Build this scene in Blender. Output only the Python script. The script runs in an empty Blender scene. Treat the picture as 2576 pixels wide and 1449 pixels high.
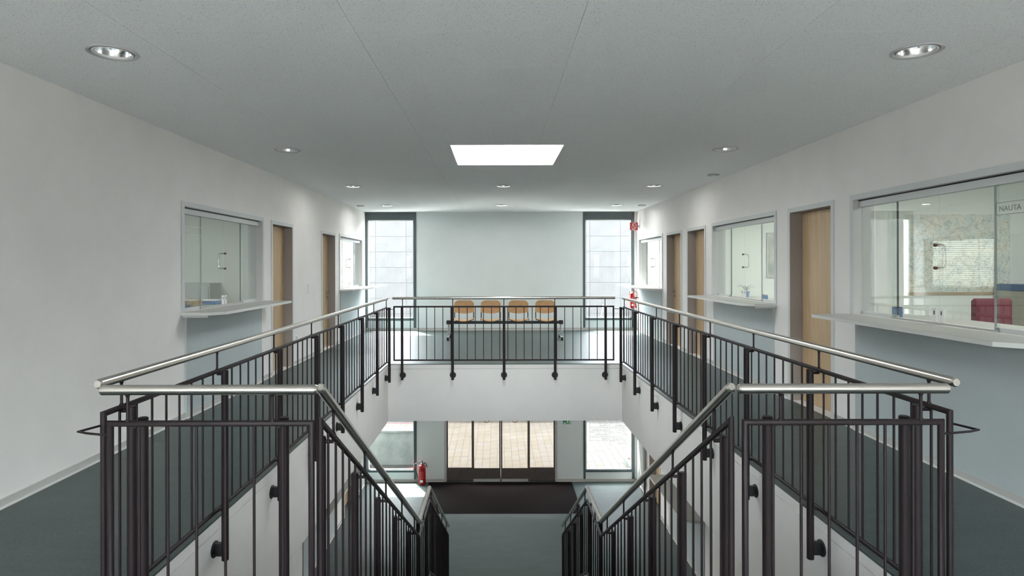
import bpy, bmesh, math, random
from mathutils import Vector, Matrix
random.seed(7)
R = math.radians
scene = bpy.context.scene
col = scene.collection

# ------------------------------------------------------------------ camera, world, sun, exposure
# world: x right, y away from the camera, z up; upper floor z = 0, ground floor z = GZ, eye height 1.55
F_PX = 1530.0
cam_d = bpy.data.cameras.new('camera'); cam = bpy.data.objects.new('camera', cam_d); col.objects.link(cam)
cam.location = (0, 0, 1.55)
cam.rotation_euler = (R(90), R(0.12), 0)
cam_d.sensor_width = 36.0; cam_d.lens = F_PX / 2576 * 36.0
cam_d.shift_x = 38 / 2576; cam_d.shift_y = -54.5 / 2576
cam_d.clip_start = 0.05; cam_d.clip_end = 200
scene.camera = cam

world = bpy.data.worlds.new('world'); scene.world = world; world.use_nodes = True
wn = world.node_tree.nodes; wl = world.node_tree.links
sky = wn.new('ShaderNodeTexSky'); sky.sky_type = 'NISHITA'; sky.sun_disc = False
sky.sun_elevation = R(64); sky.sun_rotation = R(-28); sky.air_density = 1.0; sky.dust_density = 2.5
wn['Background'].inputs['Strength'].default_value = 3.0
hs = wn.new('ShaderNodeHueSaturation'); hs.inputs['Saturation'].default_value = 0.32     # hazy, nearly white summer sky
wl.new(sky.outputs[0], hs.inputs['Color']); wl.new(hs.outputs[0], wn['Background'].inputs['Color'])

sun_d = bpy.data.lights.new('sun', 'SUN'); sun_d.energy = 30.0; sun_d.angle = R(0.6); sun_d.color = (1.0, 0.97, 0.92)
sun = bpy.data.objects.new('sun', sun_d); col.objects.link(sun); sun.location = (-5, 20, 20)
sun.rotation_euler = Vector((0.225, -0.43, -1.0)).to_track_quat('-Z', 'Y').to_euler()

scene.view_settings.view_transform = 'Standard'; scene.view_settings.look = 'None'
scene.view_settings.gamma = 1.0; scene.view_settings.use_curve_mapping = False
scene.view_settings.exposure = 0.80
cy = scene.cycles
cy.max_bounces = 10; cy.diffuse_bounces = 6; cy.glossy_bounces = 4; cy.transparent_max_bounces = 16
cy.caustics_reflective = False; cy.caustics_refractive = False; cy.sample_clamp_indirect = 6.0
cy.use_denoising = True

# ------------------------------------------------------------------ key dimensions
CZ = 2.87                    # ceiling
GZ = -3.67                   # ground floor
SOF = -0.908                 # underside of the upper slab
WL, WR = -3.19, 3.39         # side wall faces
YB = 14.75                   # end wall face
YR = -3.2                    # wall behind the camera
OX0, OX1, OY0, OY1 = -1.733, 1.985, 2.44, 9.68   # stairwell opening
XC = 0.119                   # centre line

# ------------------------------------------------------------------ materials
def mat(name, base, rough=0.5, metal=0.0, spec=0.5, emis=None, estr=0.0):
    m = bpy.data.materials.new(name); m.use_nodes = True
    b = m.node_tree.nodes['Principled BSDF']
    b.inputs['Base Color'].default_value = (*base, 1)
    b.inputs['Roughness'].default_value = rough; b.inputs['Metallic'].default_value = metal
    b.inputs['Specular IOR Level'].default_value = spec
    if emis:
        b.inputs['Emission Color'].default_value = (*emis, 1); b.inputs['Emission Strength'].default_value = estr
    return m
def nodes(m): return m.node_tree.nodes, m.node_tree.links, m.node_tree.nodes['Principled BSDF']
def noise_col(m, c0, c1, scale=5, detail=4, rough=0.6, lo=0.35, hi=0.65, stretch=(1, 1, 1), bump=0.0, bscale=None):
    n, l, b = nodes(m)
    tc = n.new('ShaderNodeTexCoord'); mp = n.new('ShaderNodeMapping'); mp.inputs['Scale'].default_value = stretch
    l.new(tc.outputs['Object'], mp.inputs['Vector'])
    t = n.new('ShaderNodeTexNoise'); t.inputs['Scale'].default_value = scale; t.inputs['Detail'].default_value = detail
    t.inputs['Roughness'].default_value = rough; l.new(mp.outputs[0], t.inputs['Vector'])
    r = n.new('ShaderNodeValToRGB'); r.color_ramp.elements[0].position = lo; r.color_ramp.elements[1].position = hi
    r.color_ramp.elements[0].color = (*c0, 1); r.color_ramp.elements[1].color = (*c1, 1)
    l.new(t.outputs['Fac'], r.inputs[0]); l.new(r.outputs[0], b.inputs['Base Color'])
    if bump:
        t2 = n.new('ShaderNodeTexNoise'); t2.inputs['Scale'].default_value = bscale or scale * 4; t2.inputs['Detail'].default_value = 3
        l.new(mp.outputs[0], t2.inputs['Vector'])
        bp = n.new('ShaderNodeBump'); bp.inputs['Strength'].default_value = bump; bp.inputs['Distance'].default_value = 0.01
        l.new(t2.outputs['Fac'], bp.inputs['Height']); l.new(bp.outputs[0], b.inputs['Normal'])
    return m

M = {}
M['wall'] = noise_col(mat('wall_paint', (.8,.8,.78), .85, spec=.2), (.80,.775,.755), (.83,.805,.785), 3, bump=.06, bscale=160)
M['fascia'] = noise_col(mat('fascia_paint', (.8,.8,.78), .8, spec=.2), (.74,.72,.70), (.77,.75,.73), 3, bump=.04, bscale=140)
M['wall_end'] = noise_col(mat('end_wall_paint', (.74,.78,.78), .85, spec=.2), (.77,.82,.825), (.80,.845,.85), 2, bump=.04, bscale=160)
M['office_wall'] = noise_col(mat('office_paint', (.8,.82,.76), .85, spec=.2), (.74,.78,.75), (.77,.80,.77), 2)
M['panel'] = noise_col(mat('kick_panel_laminate', (.55,.63,.66), .5, spec=.3), (.45,.495,.505), (.48,.525,.535), 2)
M['frame'] = mat('frame_grey_paint', (.52,.52,.52), .4, spec=.4)
M['frame_white'] = mat('casing_pale_paint', (.60,.62,.62), .45, spec=.4)
M['reveal'] = mat('door_reveal_taupe', (.36,.32,.30), .5, spec=.4)
M['base'] = mat('skirting_grey', (.52,.51,.49), .5)
M['base_lip'] = mat('skirting_lip', (.74,.73,.70), .5)
M['dark_frame'] = mat('window_frame_grey', (.075,.10,.105), .45)
M['black'] = mat('black_plastic', (.012,.012,.013), .45)
M['rail'] = noise_col(mat('railing_brown_coating', (.016,.010,.012), .5, spec=.3), (.015,.009,.0105), (.019,.012,.014), 3)
M['steel'] = mat('stainless_steel', (.62,.585,.54), .24, metal=1.0)
nn, ll, bb = nodes(M['steel'])
bb.inputs['Anisotropic'].default_value = .4
M['chrome'] = mat('chrome', (.7,.7,.7), .12, metal=1.0)
M['beech'] = mat('beech_ply', (.56,.33,.16), .4)
noise_col(M['beech'], (.52,.30,.14), (.62,.38,.19), 6, 4, stretch=(1, 1, 6))
M['door_wood'] = mat('door_beech_veneer', (.55,.34,.17), .42)
noise_col(M['door_wood'], (.50,.34,.19), (.58,.415,.255), 4, 5, stretch=(6, 6, .5))
M['shelf'] = noise_col(mat('counter_laminate', (.42,.42,.40), .35), (.40,.40,.38), (.44,.44,.42), 40)
M['shelf_edge'] = mat('counter_edge', (.66,.66,.64), .4)
M['red'] = mat('extinguisher_red', (.30,.012,.012), .25)
M['red_sign'] = mat('sign_red', (.42,.025,.03), .4)
M['white'] = mat('white_plastic', (.8,.8,.79), .4)
M['green_sign'] = mat('sign_green', (.0,.25,.09), .4)
M['grey_plastic'] = mat('grey_plastic', (.42,.42,.41), .5)
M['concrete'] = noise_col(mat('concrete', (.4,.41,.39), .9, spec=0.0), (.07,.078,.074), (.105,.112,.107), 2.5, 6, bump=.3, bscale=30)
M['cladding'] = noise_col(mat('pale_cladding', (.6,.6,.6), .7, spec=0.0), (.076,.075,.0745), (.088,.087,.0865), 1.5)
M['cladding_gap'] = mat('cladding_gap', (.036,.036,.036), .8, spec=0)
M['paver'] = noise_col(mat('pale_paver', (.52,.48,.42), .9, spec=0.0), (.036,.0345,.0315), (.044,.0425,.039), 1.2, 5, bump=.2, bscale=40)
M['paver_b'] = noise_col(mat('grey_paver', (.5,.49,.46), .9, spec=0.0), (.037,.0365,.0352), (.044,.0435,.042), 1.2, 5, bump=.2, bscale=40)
M['joint'] = mat('paver_joint', (.022,.0215,.020), .95, spec=0.0)
M['gravel_bounce'] = noise_col(mat('pale_bounce_gravel', (.42,.41,.39), .95, spec=0.0), (.38,.37,.35), (.46,.45,.43), 3, 5)
M['mat_pile'] = noise_col(mat('entrance_mat_pile', (.012,.010,.010), .98, spec=.05), (.006,.005,.006), (.022,.017,.016), 120, 4, bump=.8, bscale=300)
M['door_metal'] = noise_col(mat('bronze_aluminium', (.14,.115,.105), .45, metal=.3), (.13,.105,.095), (.155,.13,.12), 8)
M['lettering'] = mat('window_lettering', (.5,.52,.53), .6)
M['lettering_white'] = mat('etched_white', (.78,.84,.83), .6)
M['lettering_grey'] = mat('etched_grey', (.30,.31,.30), .6)
M['burgundy'] = noise_col(mat('burgundy_fabric', (.12,.015,.03), .8), (.10,.012,.025), (.14,.02,.035), 60)
M['blue'] = mat('blue_ceramic', (.06,.14,.30), .3)
M['pot_blue'] = mat('pot_blue', (.12,.25,.5), .4)
M['teal'] = mat('teal_dish', (.10,.35,.42), .3)
M['leaf'] = mat('pale_leaf', (.36,.42,.38), .6)
M['brown'] = mat('brown_cup', (.13,.05,.035), .6)
M['slat'] = mat('blind_slat', (.86,.84,.80), .5, emis=(1,.98,.95), estr=0.0)
M['paper'] = mat('paper', (.8,.79,.76), .8)
M['desk'] = mat('desk_grey', (.45,.47,.47), .5)
M['cabinet'] = mat('filing_cabinet_grey', (.42,.43,.38), .5)
M['cardboard'] = noise_col(mat('cardboard', (.45,.36,.25), .9), (.42,.33,.22), (.48,.39,.27), 6)
M['flower'] = noise_col(mat('dried_flowers', (.5,.2,.15), .8), (.35,.06,.06), (.62,.45,.36), 30)
M['driftwood'] = noise_col(mat('driftwood', (.32,.27,.22), .8), (.26,.21,.17), (.40,.34,.28), 12)
M['stair'] = noise_col(mat('stair_concrete', (.55,.55,.53), .8), (.52,.52,.50), (.60,.60,.58), 3)
M['radiator'] = mat('radiator_enamel', (.58,.60,.58), .4)
M['void'] = mat('duct_black', (.02,.02,.02), .9)
M['gravel'] = noise_col(mat('planter_soil', (.3,.24,.1), .95), (.22,.17,.06), (.42,.34,.14), 20)
M['skylight'] = mat('skylight_diffuser', (.9,.9,.9), .5, emis=(.93,.98,1.0), estr=10.0)
M['office_fill_lamp'] = mat('office_fill_diffuser', (.9,.9,.9), .5, emis=(1.0,.99,.93), estr=20.0)  # glow of the lamps added to the offices
M['office_fill_lamp_dim'] = mat('dim_fill_diffuser', (.9,.9,.9), .5, emis=(1.0,.99,.93), estr=12.0)
M['soffit_fill_lamp'] = mat('soffit_fill_diffuser', (.9,.9,.9), .5, emis=(1.0,.99,.95), estr=45.0)  # glow of the added lamps over the ground floor
M['bulb'] = mat('lamp_bulb', (.85,.87,.88), .25, emis=(1,.97,.92), estr=.15)

# linoleum: dark teal, marbled, slightly glossy
def lino():
    m = mat('linoleum_teal', (.06,.09,.09), .40, spec=.40)
    n, l, b = nodes(m)
    tc = n.new('ShaderNodeTexCoord')
    t1 = n.new('ShaderNodeTexNoise'); t1.inputs['Scale'].default_value = 2.2; t1.inputs['Detail'].default_value = 6; t1.inputs['Roughness'].default_value = .7
    mp = n.new('ShaderNodeMapping'); mp.inputs['Scale'].default_value = (1.0, 3.0, 1.0)
    l.new(tc.outputs['Object'], mp.inputs[0]); l.new(mp.outputs[0], t1.inputs['Vector'])
    t2 = n.new('ShaderNodeTexNoise'); t2.inputs['Scale'].default_value = 110; t2.inputs['Detail'].default_value = 4
    l.new(tc.outputs['Object'], t2.inputs['Vector'])
    r1 = n.new('ShaderNodeValToRGB'); r1.color_ramp.elements[0].position = .3; r1.color_ramp.elements[1].position = .7
    r1.color_ramp.elements[0].color = (.053,.075,.073,1); r1.color_ramp.elements[1].color = (.072,.098,.096,1)
    r2 = n.new('ShaderNodeValToRGB'); r2.color_ramp.elements[0].position = .35; r2.color_ramp.elements[1].position = .65
    r2.color_ramp.elements[0].color = (.72,.72,.72,1); r2.color_ramp.elements[1].color = (1.2,1.2,1.2,1)
    l.new(t1.outputs['Fac'], r1.inputs[0]); l.new(t2.outputs['Fac'], r2.inputs[0])
    mx = n.new('ShaderNodeMix'); mx.data_type = 'RGBA'; mx.blend_type = 'MULTIPLY'; mx.inputs[0].default_value = 1
    l.new(r1.outputs[0], mx.inputs[6]); l.new(r2.outputs[0], mx.inputs[7]); l.new(mx.outputs[2], b.inputs['Base Color'])
    bp = n.new('ShaderNodeBump'); bp.inputs['Strength'].default_value = .08; bp.inputs['Distance'].default_value = .004
    l.new(t2.outputs['Fac'], bp.inputs['Height']); l.new(bp.outputs[0], b.inputs['Normal'])
    return m
M['lino'] = lino()
# mineral fibre ceiling with short dark fissures
def ceil_mat():
    m = mat('mineral_fibre', (.62,.64,.63), .95, spec=.1)
    n, l, b = nodes(m)
    g = n.new('ShaderNodeNewGeometry')
    mp = n.new('ShaderNodeMapping'); mp.inputs['Scale'].default_value = (135, 70, 1); mp.inputs['Rotation'].default_value = (0, 0, .35)
    l.new(g.outputs['Position'], mp.inputs[0])
    t = n.new('ShaderNodeTexNoise'); t.inputs['Scale'].default_value = 1.0; t.inputs['Detail'].default_value = 3; t.inputs['Roughness'].default_value = .65
    l.new(mp.outputs[0], t.inputs['Vector'])
    r = n.new('ShaderNodeValToRGB'); r.color_ramp.elements[0].position = .34; r.color_ramp.elements[1].position = .42
    r.color_ramp.elements[0].color = (.60,.61,.62,1); r.color_ramp.elements[1].color = (.885,.90,.91,1)
    l.new(t.outputs['Fac'], r.inputs[0]); l.new(r.outputs[0], b.inputs['Base Color'])
    bp = n.new('ShaderNodeBump'); bp.inputs['Strength'].default_value = .35; bp.inputs['Distance'].default_value = .006
    l.new(t.outputs['Fac'], bp.inputs['Height']); l.new(bp.outputs[0], b.inputs['Normal'])
    return m
M['ceil'] = ceil_mat()
# window glass: clear pane with a Fresnel reflection
def glass(name, tint, ior=1.5):
    m = bpy.data.materials.new(name); m.use_nodes = True
    n, l = m.node_tree.nodes, m.node_tree.links
    n.remove(n['Principled BSDF'])
    tr = n.new('ShaderNodeBsdfTransparent'); tr.inputs[0].default_value = (*tint, 1)
    gl = n.new('ShaderNodeBsdfGlossy'); gl.inputs['Roughness'].default_value = .01; gl.inputs[0].default_value = (.95,.97,.97,1)
    fr = n.new('ShaderNodeFresnel'); ge = n.new('ShaderNodeNewGeometry')   # same reflectance on both faces of the pane
    mr = n.new('ShaderNodeMapRange'); mr.inputs[3].default_value = ior; mr.inputs[4].default_value = 1/ior
    l.new(ge.outputs['Backfacing'], mr.inputs[0]); l.new(mr.outputs[0], fr.inputs[0])
    mx = n.new('ShaderNodeMixShader')
    l.new(fr.outputs[0], mx.inputs[0]); l.new(tr.outputs[0], mx.inputs[1]); l.new(gl.outputs[0], mx.inputs[2])
    l.new(mx.outputs[0], n['Material Output'].inputs[0])
    return m
M['glass'] = glass('office_glass', (.945,.97,.962))
M['glass_clear'] = glass('facade_glass', (.95,.97,.96), 1.35)
M['glass_door'] = glass('door_glass', (.85,.83,.79), 1.4)
def map_mat():
    m = mat('road_map_print', (.7,.74,.72), .6)
    n, l, b = nodes(m)
    tc = n.new('ShaderNodeTexCoord')
    prev = None
    def noise(sc, det, off):
        mp_ = n.new('ShaderNodeMapping'); mp_.inputs['Location'].default_value = (off, off*2, off)
        l.new(tc.outputs['Object'], mp_.inputs[0])
        t = n.new('ShaderNodeTexNoise'); t.inputs['Scale'].default_value = sc; t.inputs['Detail'].default_value = det; t.inputs['Roughness'].default_value = .62
        l.new(mp_.outputs[0], t.inputs['Vector']); return t
    base = n.new('ShaderNodeValToRGB'); base.color_ramp.elements[0].position = .38; base.color_ramp.elements[1].position = .62
    base.color_ramp.elements[0].color = (.60,.68,.66,1); base.color_ramp.elements[1].color = (.76,.75,.64,1)
    l.new(noise(5, 7, 0).outputs['Fac'], base.inputs[0]); prev = base.outputs[0]
    for sc, off, w in ((3.0, 3, .010), (4.5, 7, .008), (7.0, 11, .009), (10.0, 5, .008)):    # rivers and roads follow noise contours
        r = n.new('ShaderNodeValToRGB'); e_ = r.color_ramp.elements
        e_[0].position = .5-w; e_[0].color = (1,1,1,1); e_[1].position = .5+w; e_[1].color = (1,1,1,1)
        c = e_.new(.5); c.color = (.50,.49,.47,1)
        l.new(noise(sc, 6, off).outputs['Fac'], r.inputs[0])
        mx = n.new('ShaderNodeMix'); mx.data_type = 'RGBA'; mx.blend_type = 'MULTIPLY'; mx.inputs[0].default_value = .85
        l.new(prev, mx.inputs[6]); l.new(r.outputs[0], mx.inputs[7]); prev = mx.outputs[2]
    l.new(prev, b.inputs['Base Color'])
    return m
M['map'] = map_mat()
def picture_mat():
    m = mat('framed_print', (.4,.42,.4), .5)
    noise_col(m, (.30,.33,.32), (.62,.60,.54), 2.2, 3, lo=.4, hi=.6)
    return m
M['picture'] = picture_mat()

# ------------------------------------------------------------------ mesh helpers
WLOC = {}
class MB:
    def __init__(s): s.v = []; s.f = []
    def add(s, vs, fs):
        o = len(s.v); s.v += [tuple(v) for v in vs]; s.f += [tuple(i + o for i in f) for f in fs]; return s
    def box(s, x0, x1, y0, y1, z0, z1):
        x0, x1 = min(x0, x1), max(x0, x1); y0, y1 = min(y0, y1), max(y0, y1); z0, z1 = min(z0, z1), max(z0, z1)
        return s.add([(x0,y0,z0),(x1,y0,z0),(x1,y1,z0),(x0,y1,z0),(x0,y0,z1),(x1,y0,z1),(x1,y1,z1),(x0,y1,z1)],
                     [(0,3,2,1),(4,5,6,7),(0,1,5,4),(1,2,6,5),(2,3,7,6),(3,0,4,7)])
    def cbox(s, x0, x1, y0, y1, z0, z1, c=.004):   # box with chamfered edges
        x0, x1 = min(x0, x1), max(x0, x1); y0, y1 = min(y0, y1), max(y0, y1); z0, z1 = min(z0, z1), max(z0, z1)
        bm = bmesh.new(); bmesh.ops.create_cube(bm, size=1)
        for v in bm.verts: v.co = ((x0+x1)/2 + v.co.x*(x1-x0), (y0+y1)/2 + v.co.y*(y1-y0), (z0+z1)/2 + v.co.z*(z1-z0))
        bmesh.ops.bevel(bm, geom=bm.edges[:], offset=c, segments=1, affect='EDGES')
        bm.verts.index_update()
        s.add([v.co[:] for v in bm.verts], [[v.index for v in f.verts] for f in bm.faces]); bm.free(); return s
    def cyl(s, p0, p1, r, n=12, r1=None, caps=True):
        p0, p1 = Vector(p0), Vector(p1); r1 = r if r1 is None else r1
        q = (p1 - p0).to_track_quat('Z', 'Y'); a = q @ Vector((1,0,0)); b = q @ Vector((0,1,0))
        vs = []
        for p, rr in ((p0, r), (p1, r1)):
            for i in range(n):
                t = 2*math.pi*i/n; vs.append(p + a*math.cos(t)*rr + b*math.sin(t)*rr)
        fs = [(i, (i+1) % n, n + (i+1) % n, n + i) for i in range(n)]
        if caps: fs += [tuple(range(n-1, -1, -1)), tuple(range(n, 2*n))]
        return s.add(vs, fs)
    def lathe(s, c, prof, n=16, axis=(0,0,1), a0=0.0):   # prof: (radius, height along axis)
        c = Vector(c); q = Vector(axis).to_track_quat('Z', 'Y') if Vector(axis) != Vector((0,0,1)) else Matrix.Identity(3).to_quaternion()
        vs = []
        for r, h in prof:
            for i in range(n):
                t = 2*math.pi*i/n + a0; vs.append(c + q @ Vector((r*math.cos(t), r*math.sin(t), h)))
        fs = []
        for k in range(len(prof)-1):
            for i in range(n):
                fs.append((k*n+i, k*n+(i+1) % n, (k+1)*n+(i+1) % n, (k+1)*n+i))
        fs.append(tuple(range(n-1, -1, -1))); fs.append(tuple((len(prof)-1)*n+i for i in range(n)))
        return s.add(vs, fs)
    def tube(s, pts, r, n=12, closed=False, cap=0.0):     # swept tube with mitred corners
        P = [Vector(p) for p in pts]; N = len(P)
        ref = None
        rings = []
        def direc(i, j): return (P[j] - P[i]).normalized()
        d0 = direc(0, 1); up = Vector((0,0,1)) if abs(d0.z) < .95 else Vector((0,1,0))
        a = d0.cross(up).normalized(); b = a.cross(d0).normalized()
        prev = d0
        start = (a, b)
        for i in range(N):
            if closed: din, dout = direc((i-1) % N, i), direc(i, (i+1) % N)
            else:
                din = direc(i-1, i) if i > 0 else direc(0, 1)
                dout = direc(i, i+1) if i < N-1 else din
            # frame in the plane perpendicular to din, then project along din on the mitre plane
            q = prev.rotation_difference(din); a = q @ a; b = q @ b; prev = din
            nrm = (din + dout).normalized(); k = nrm.dot(din)
            ring = []
            for j in range(n):
                t = 2*math.pi*j/n; o = a*math.cos(t)*r + b*math.sin(t)*r
                o = o - din * (o.dot(nrm)/k)
                ring.append(P[i] + o)
            rings.append(ring)
            q = din.rotation_difference(dout); a = q @ a; b = q @ b; prev = dout
        vs = [v for rg in rings for v in rg]; fs = []
        m = N if closed else N-1
        off = 0
        if closed:   # match twist of first and last ring
            best = min(range(n), key=lambda o: (rings[-1][0] + (P[0]-P[-1]) - rings[0][o]).length)
            off = best
        for i in range(m):
            i2 = (i+1) % N; o = off if (closed and i2 == 0) else 0
            for j in range(n):
                fs.append((i*n+j, i*n+(j+1) % n, i2*n+(j+1+o) % n, i2*n+(j+o) % n))
        if not closed:
            if cap > 0:
                for (ring, p, d, base) in ((rings[0], P[0], -direc(0,1), 0), (rings[-1], P[-1], direc(N-2, N-1), (N-1)*n)):
                    o = len(vs)
                    vs += [p + (v-p)*.72 + d*cap for v in ring]
                    for j in range(n): fs.append((base+j, base+(j+1) % n, o+(j+1) % n, o+j))
                    fs.append(tuple(range(o, o+n)))
            else:
                fs.append(tuple(range(n-1, -1, -1))); fs.append(tuple((N-1)*n+j for j in range(n)))
        return s.add(vs, fs)
    def prism(s, poly, z0, z1):    # poly in xy
        n = len(poly); vs = [(x,y,z0) for x,y in poly] + [(x,y,z1) for x,y in poly]
        return s.add(vs, [tuple(range(n-1,-1,-1)), tuple(range(n,2*n))] + [(i,(i+1)%n,n+(i+1)%n,n+i) for i in range(n)])
    def prism_x(s, poly, x0, x1):  # poly in yz
        n = len(poly); vs = [(x0,y,z) for y,z in poly] + [(x1,y,z) for y,z in poly]
        return s.add(vs, [tuple(range(n)), tuple(range(2*n-1,n-1,-1))] + [(i,n+i,n+(i+1)%n,(i+1)%n) for i in range(n)])
    def mesh(s, name, m, origin, smooth=True):
        me = bpy.data.meshes.new(name); me.from_pydata([(v[0]-origin[0], v[1]-origin[1], v[2]-origin[2]) for v in s.v], [], s.f)
        me.validate()
        bm = bmesh.new(); bm.from_mesh(me); bmesh.ops.recalc_face_normals(bm, faces=bm.faces[:]); bm.to_mesh(me); bm.free()
        if smooth:
            me.shade_smooth(); me.set_sharp_from_angle(angle=R(35))
        me.materials.append(M[m]); return me
    def build(s, name, m, parent=None, origin=None):
        if origin is None:
            xs = [v[0] for v in s.v]; ys = [v[1] for v in s.v]; zs = [v[2] for v in s.v]
            origin = ((min(xs)+max(xs))/2, (min(ys)+max(ys))/2, min(zs))
        o = bpy.data.objects.new(name, s.mesh(name, m, origin)); place(o, origin, parent); return o
def place(o, wloc, parent=None):
    col.objects.link(o); WLOC[o.name] = Vector(wloc)
    if parent is not None:
        o.parent = parent; o.location = Vector(wloc) - WLOC[parent.name]
    else: o.location = Vector(wloc)
    return o
def inst(src, name, wloc, parent=None):     # another object sharing the mesh
    o = bpy.data.objects.new(name, src.data); return place(o, wloc, parent)
def tag(o, label, cat, group=None):
    o['label'] = label; o['category'] = cat
    if group: o['group'] = group
    return o
def struct(o): o['kind'] = 'structure'; return o
def thing(name, label, cat, loc, group=None):
    e = bpy.data.objects.new(name, None); e.empty_display_size = .1; place(e, loc); return tag(e, label, cat, group)
def shell(name, loc):
    e = bpy.data.objects.new(name, None); e.empty_display_size = .1; place(e, loc); return struct(e)
def box(*a): return MB().box(*a)
def cbox(*a, **k): return MB().cbox(*a, **k)

def grid_solid(xs, ys, zs, solid):   # one clean mesh from the solid cells of a grid
    mb = MB(); idx = {}
    def vid(i,j,k):
        if (i,j,k) not in idx: idx[(i,j,k)] = len(mb.v); mb.v.append((xs[i],ys[j],zs[k]))
        return idx[(i,j,k)]
    nx, ny, nz = len(xs)-1, len(ys)-1, len(zs)-1
    S = {(i,j,k) for i in range(nx) for j in range(ny) for k in range(nz) if solid((xs[i]+xs[i+1])/2, (ys[j]+ys[j+1])/2, (zs[k]+zs[k+1])/2)}
    for (i,j,k) in S:
        for (d, c) in (((-1,0,0), ((i,j,k),(i,j,k+1),(i,j+1,k+1),(i,j+1,k))), ((1,0,0), ((i+1,j,k),(i+1,j+1,k),(i+1,j+1,k+1),(i+1,j,k+1))),
                       ((0,-1,0), ((i,j,k),(i+1,j,k),(i+1,j,k+1),(i,j,k+1))), ((0,1,0), ((i,j+1,k),(i,j+1,k+1),(i+1,j+1,k+1),(i+1,j+1,k))),
                       ((0,0,-1), ((i,j,k),(i,j+1,k),(i+1,j+1,k),(i+1,j,k))), ((0,0,1), ((i,j,k+1),(i+1,j,k+1),(i+1,j+1,k+1),(i,j+1,k+1)))):
            if (i+d[0],j+d[1],k+d[2]) not in S: mb.f.append(tuple(vid(*p) for p in c))
    return mb
def holed(rng, axis, openings):
    """wall slab rng=(x0,x1,y0,y1,z0,z1); openings = [(a0,a1,z0,z1)] along y (axis 'y') or x (axis 'x')"""
    x0,x1,y0,y1,z0,z1 = rng
    aa = sorted({v for o in openings for v in o[:2]} | ({y0,y1} if axis == 'y' else {x0,x1}))
    zz = sorted({v for o in openings for v in o[2:]} | {z0,z1})
    def solid(x,y,z):
        a = y if axis == 'y' else x
        return not any(o[0] < a < o[1] and o[2] < z < o[3] for o in openings)
    return grid_solid([x0,x1], aa, zz, solid) if axis == 'y' else grid_solid(aa, [y0,y1], zz, solid)
def text_mesh(name, body, size, m, loc, rot, parent, extrude=.001, mirror=False, align='LEFT'):
    cu = bpy.data.curves.new(name, 'FONT'); cu.body = body; cu.size = size; cu.extrude = extrude; cu.align_x = align; cu.resolution_u = 3
    t = bpy.data.objects.new(name + '_tmp', cu); col.objects.link(t)
    bpy.context.view_layer.update()
    me = bpy.data.meshes.new_from_object(t); bpy.data.objects.remove(t)
    mt = Matrix.Rotation(0, 4, 'X') if not mirror else Matrix.Scale(-1, 4, (1,0,0))
    me.transform(rot.to_matrix().to_4x4() @ mt)
    if mirror: me.flip_normals()
    me.materials.clear(); me.materials.append(M[m]); me.name = name
    o = bpy.data.objects.new(name, me); return place(o, loc, parent)
from mathutils import Euler

# ------------------------------------------------------------------ setting: openings
# (y0, y1) of each service window / door; upper floor and ground floor
WIN_R = [(3.66, 5.82), (7.36, 9.57), (12.42, 14.52)]
WIN_L = [(6.14, 8.30), (12.29, 14.40)]
DOOR_R = [(6.106, 7.066), (9.86, 10.83), (11.14, 12.15)]
DOOR_L = [(8.585, 9.51), (11.04, 12.0)]
GWIN = (9.88, 12.05); GDOOR = (12.62, 13.56)
WZ0, WZ1, DZ = 1.09, 2.22, 2.21
CAS = .05                     # width of casings
WT = .20                      # side wall thickness
def side_openings(wins, doors):
    o = [(a+CAS, b-CAS, WZ0, WZ1-CAS) for a, b in wins] + [(a+CAS, b-CAS, 0.0, DZ-CAS) for a, b in doors]
    o += [(GWIN[0]+CAS, GWIN[1]-CAS, GZ+WZ0, GZ+WZ1-CAS), (GDOOR[0]+CAS, GDOOR[1]-CAS, GZ, GZ+DZ-CAS)]
    return o
wall_left = struct(holed((WL-WT, WL, YR, YB, GZ, CZ+.3), 'y', side_openings(WIN_L, DOOR_L)).build('wall_left', 'wall'))
wall_right = struct(holed((WR, WR+WT, YR, YB, GZ, CZ+.3), 'y', side_openings(WIN_R, DOOR_R)).build('wall_right', 'wall'))
# facade windows (x ranges): glazed full height strips either side, entrance below
FW_L = (-3.19, -1.955); FW_R = (2.09, 3.33)
DOORX = (-1.285, 1.455)
fac = []
OFX0, OFX1 = -7.6, 7.8
for (a, b) in (FW_L, FW_R): fac += [(a, b, 0.02, CZ), (a, b, GZ+.02, SOF-.12)]
fac.append((DOORX[0], DOORX[1], GZ, SOF-.12))
fac += [(-5.4, -3.42, .95, 2.35), (3.62, 5.6, .95, 2.35)]     # rear offices' windows
wall_back = struct(holed((OFX0, OFX1, YB, YB+.16, GZ, CZ+.3), 'x', fac).build('wall_back', 'wall_end'))
# unseen wall behind the camera; two broad windows added for fill daylight
rear_open = [(-3.05, -.05, .15, 2.2), (.25, 3.25, .15, 2.2)]
wall_front = struct(holed((OFX0, OFX1, YR-.2, YR, GZ, CZ+.3), 'x', rear_open).build('wall_behind', 'wall'))
def rear_fill_window(i, o):
    w = shell('window_%d' % i, ((o[0]+o[1])/2, YR-.1, o[2]))  # added window out of view, lets daylight in from behind
    mb = MB()
    for x in (o[0], (o[0]+o[1])/2 - .03, o[1]-.06): mb.box(x, x+.06, YR-.14, YR-.06, o[2], o[3])
    mb.box(o[0], o[1], YR-.14, YR-.06, o[2], o[2]+.06); mb.box(o[0], o[1], YR-.14, YR-.06, o[3]-.06, o[3])
    mb.build('window_frame', 'dark_frame', w)
    for x0, x1 in ((o[0]+.06, (o[0]+o[1])/2-.03), ((o[0]+o[1])/2+.03, o[1]-.06)):
        box(x0, x1, YR-.104, YR-.096, o[2]+.06, o[3]-.06).build('pane', 'glass_clear', w)
rear_fill_window(20, rear_open[0]); rear_fill_window(21, rear_open[1])

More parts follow.
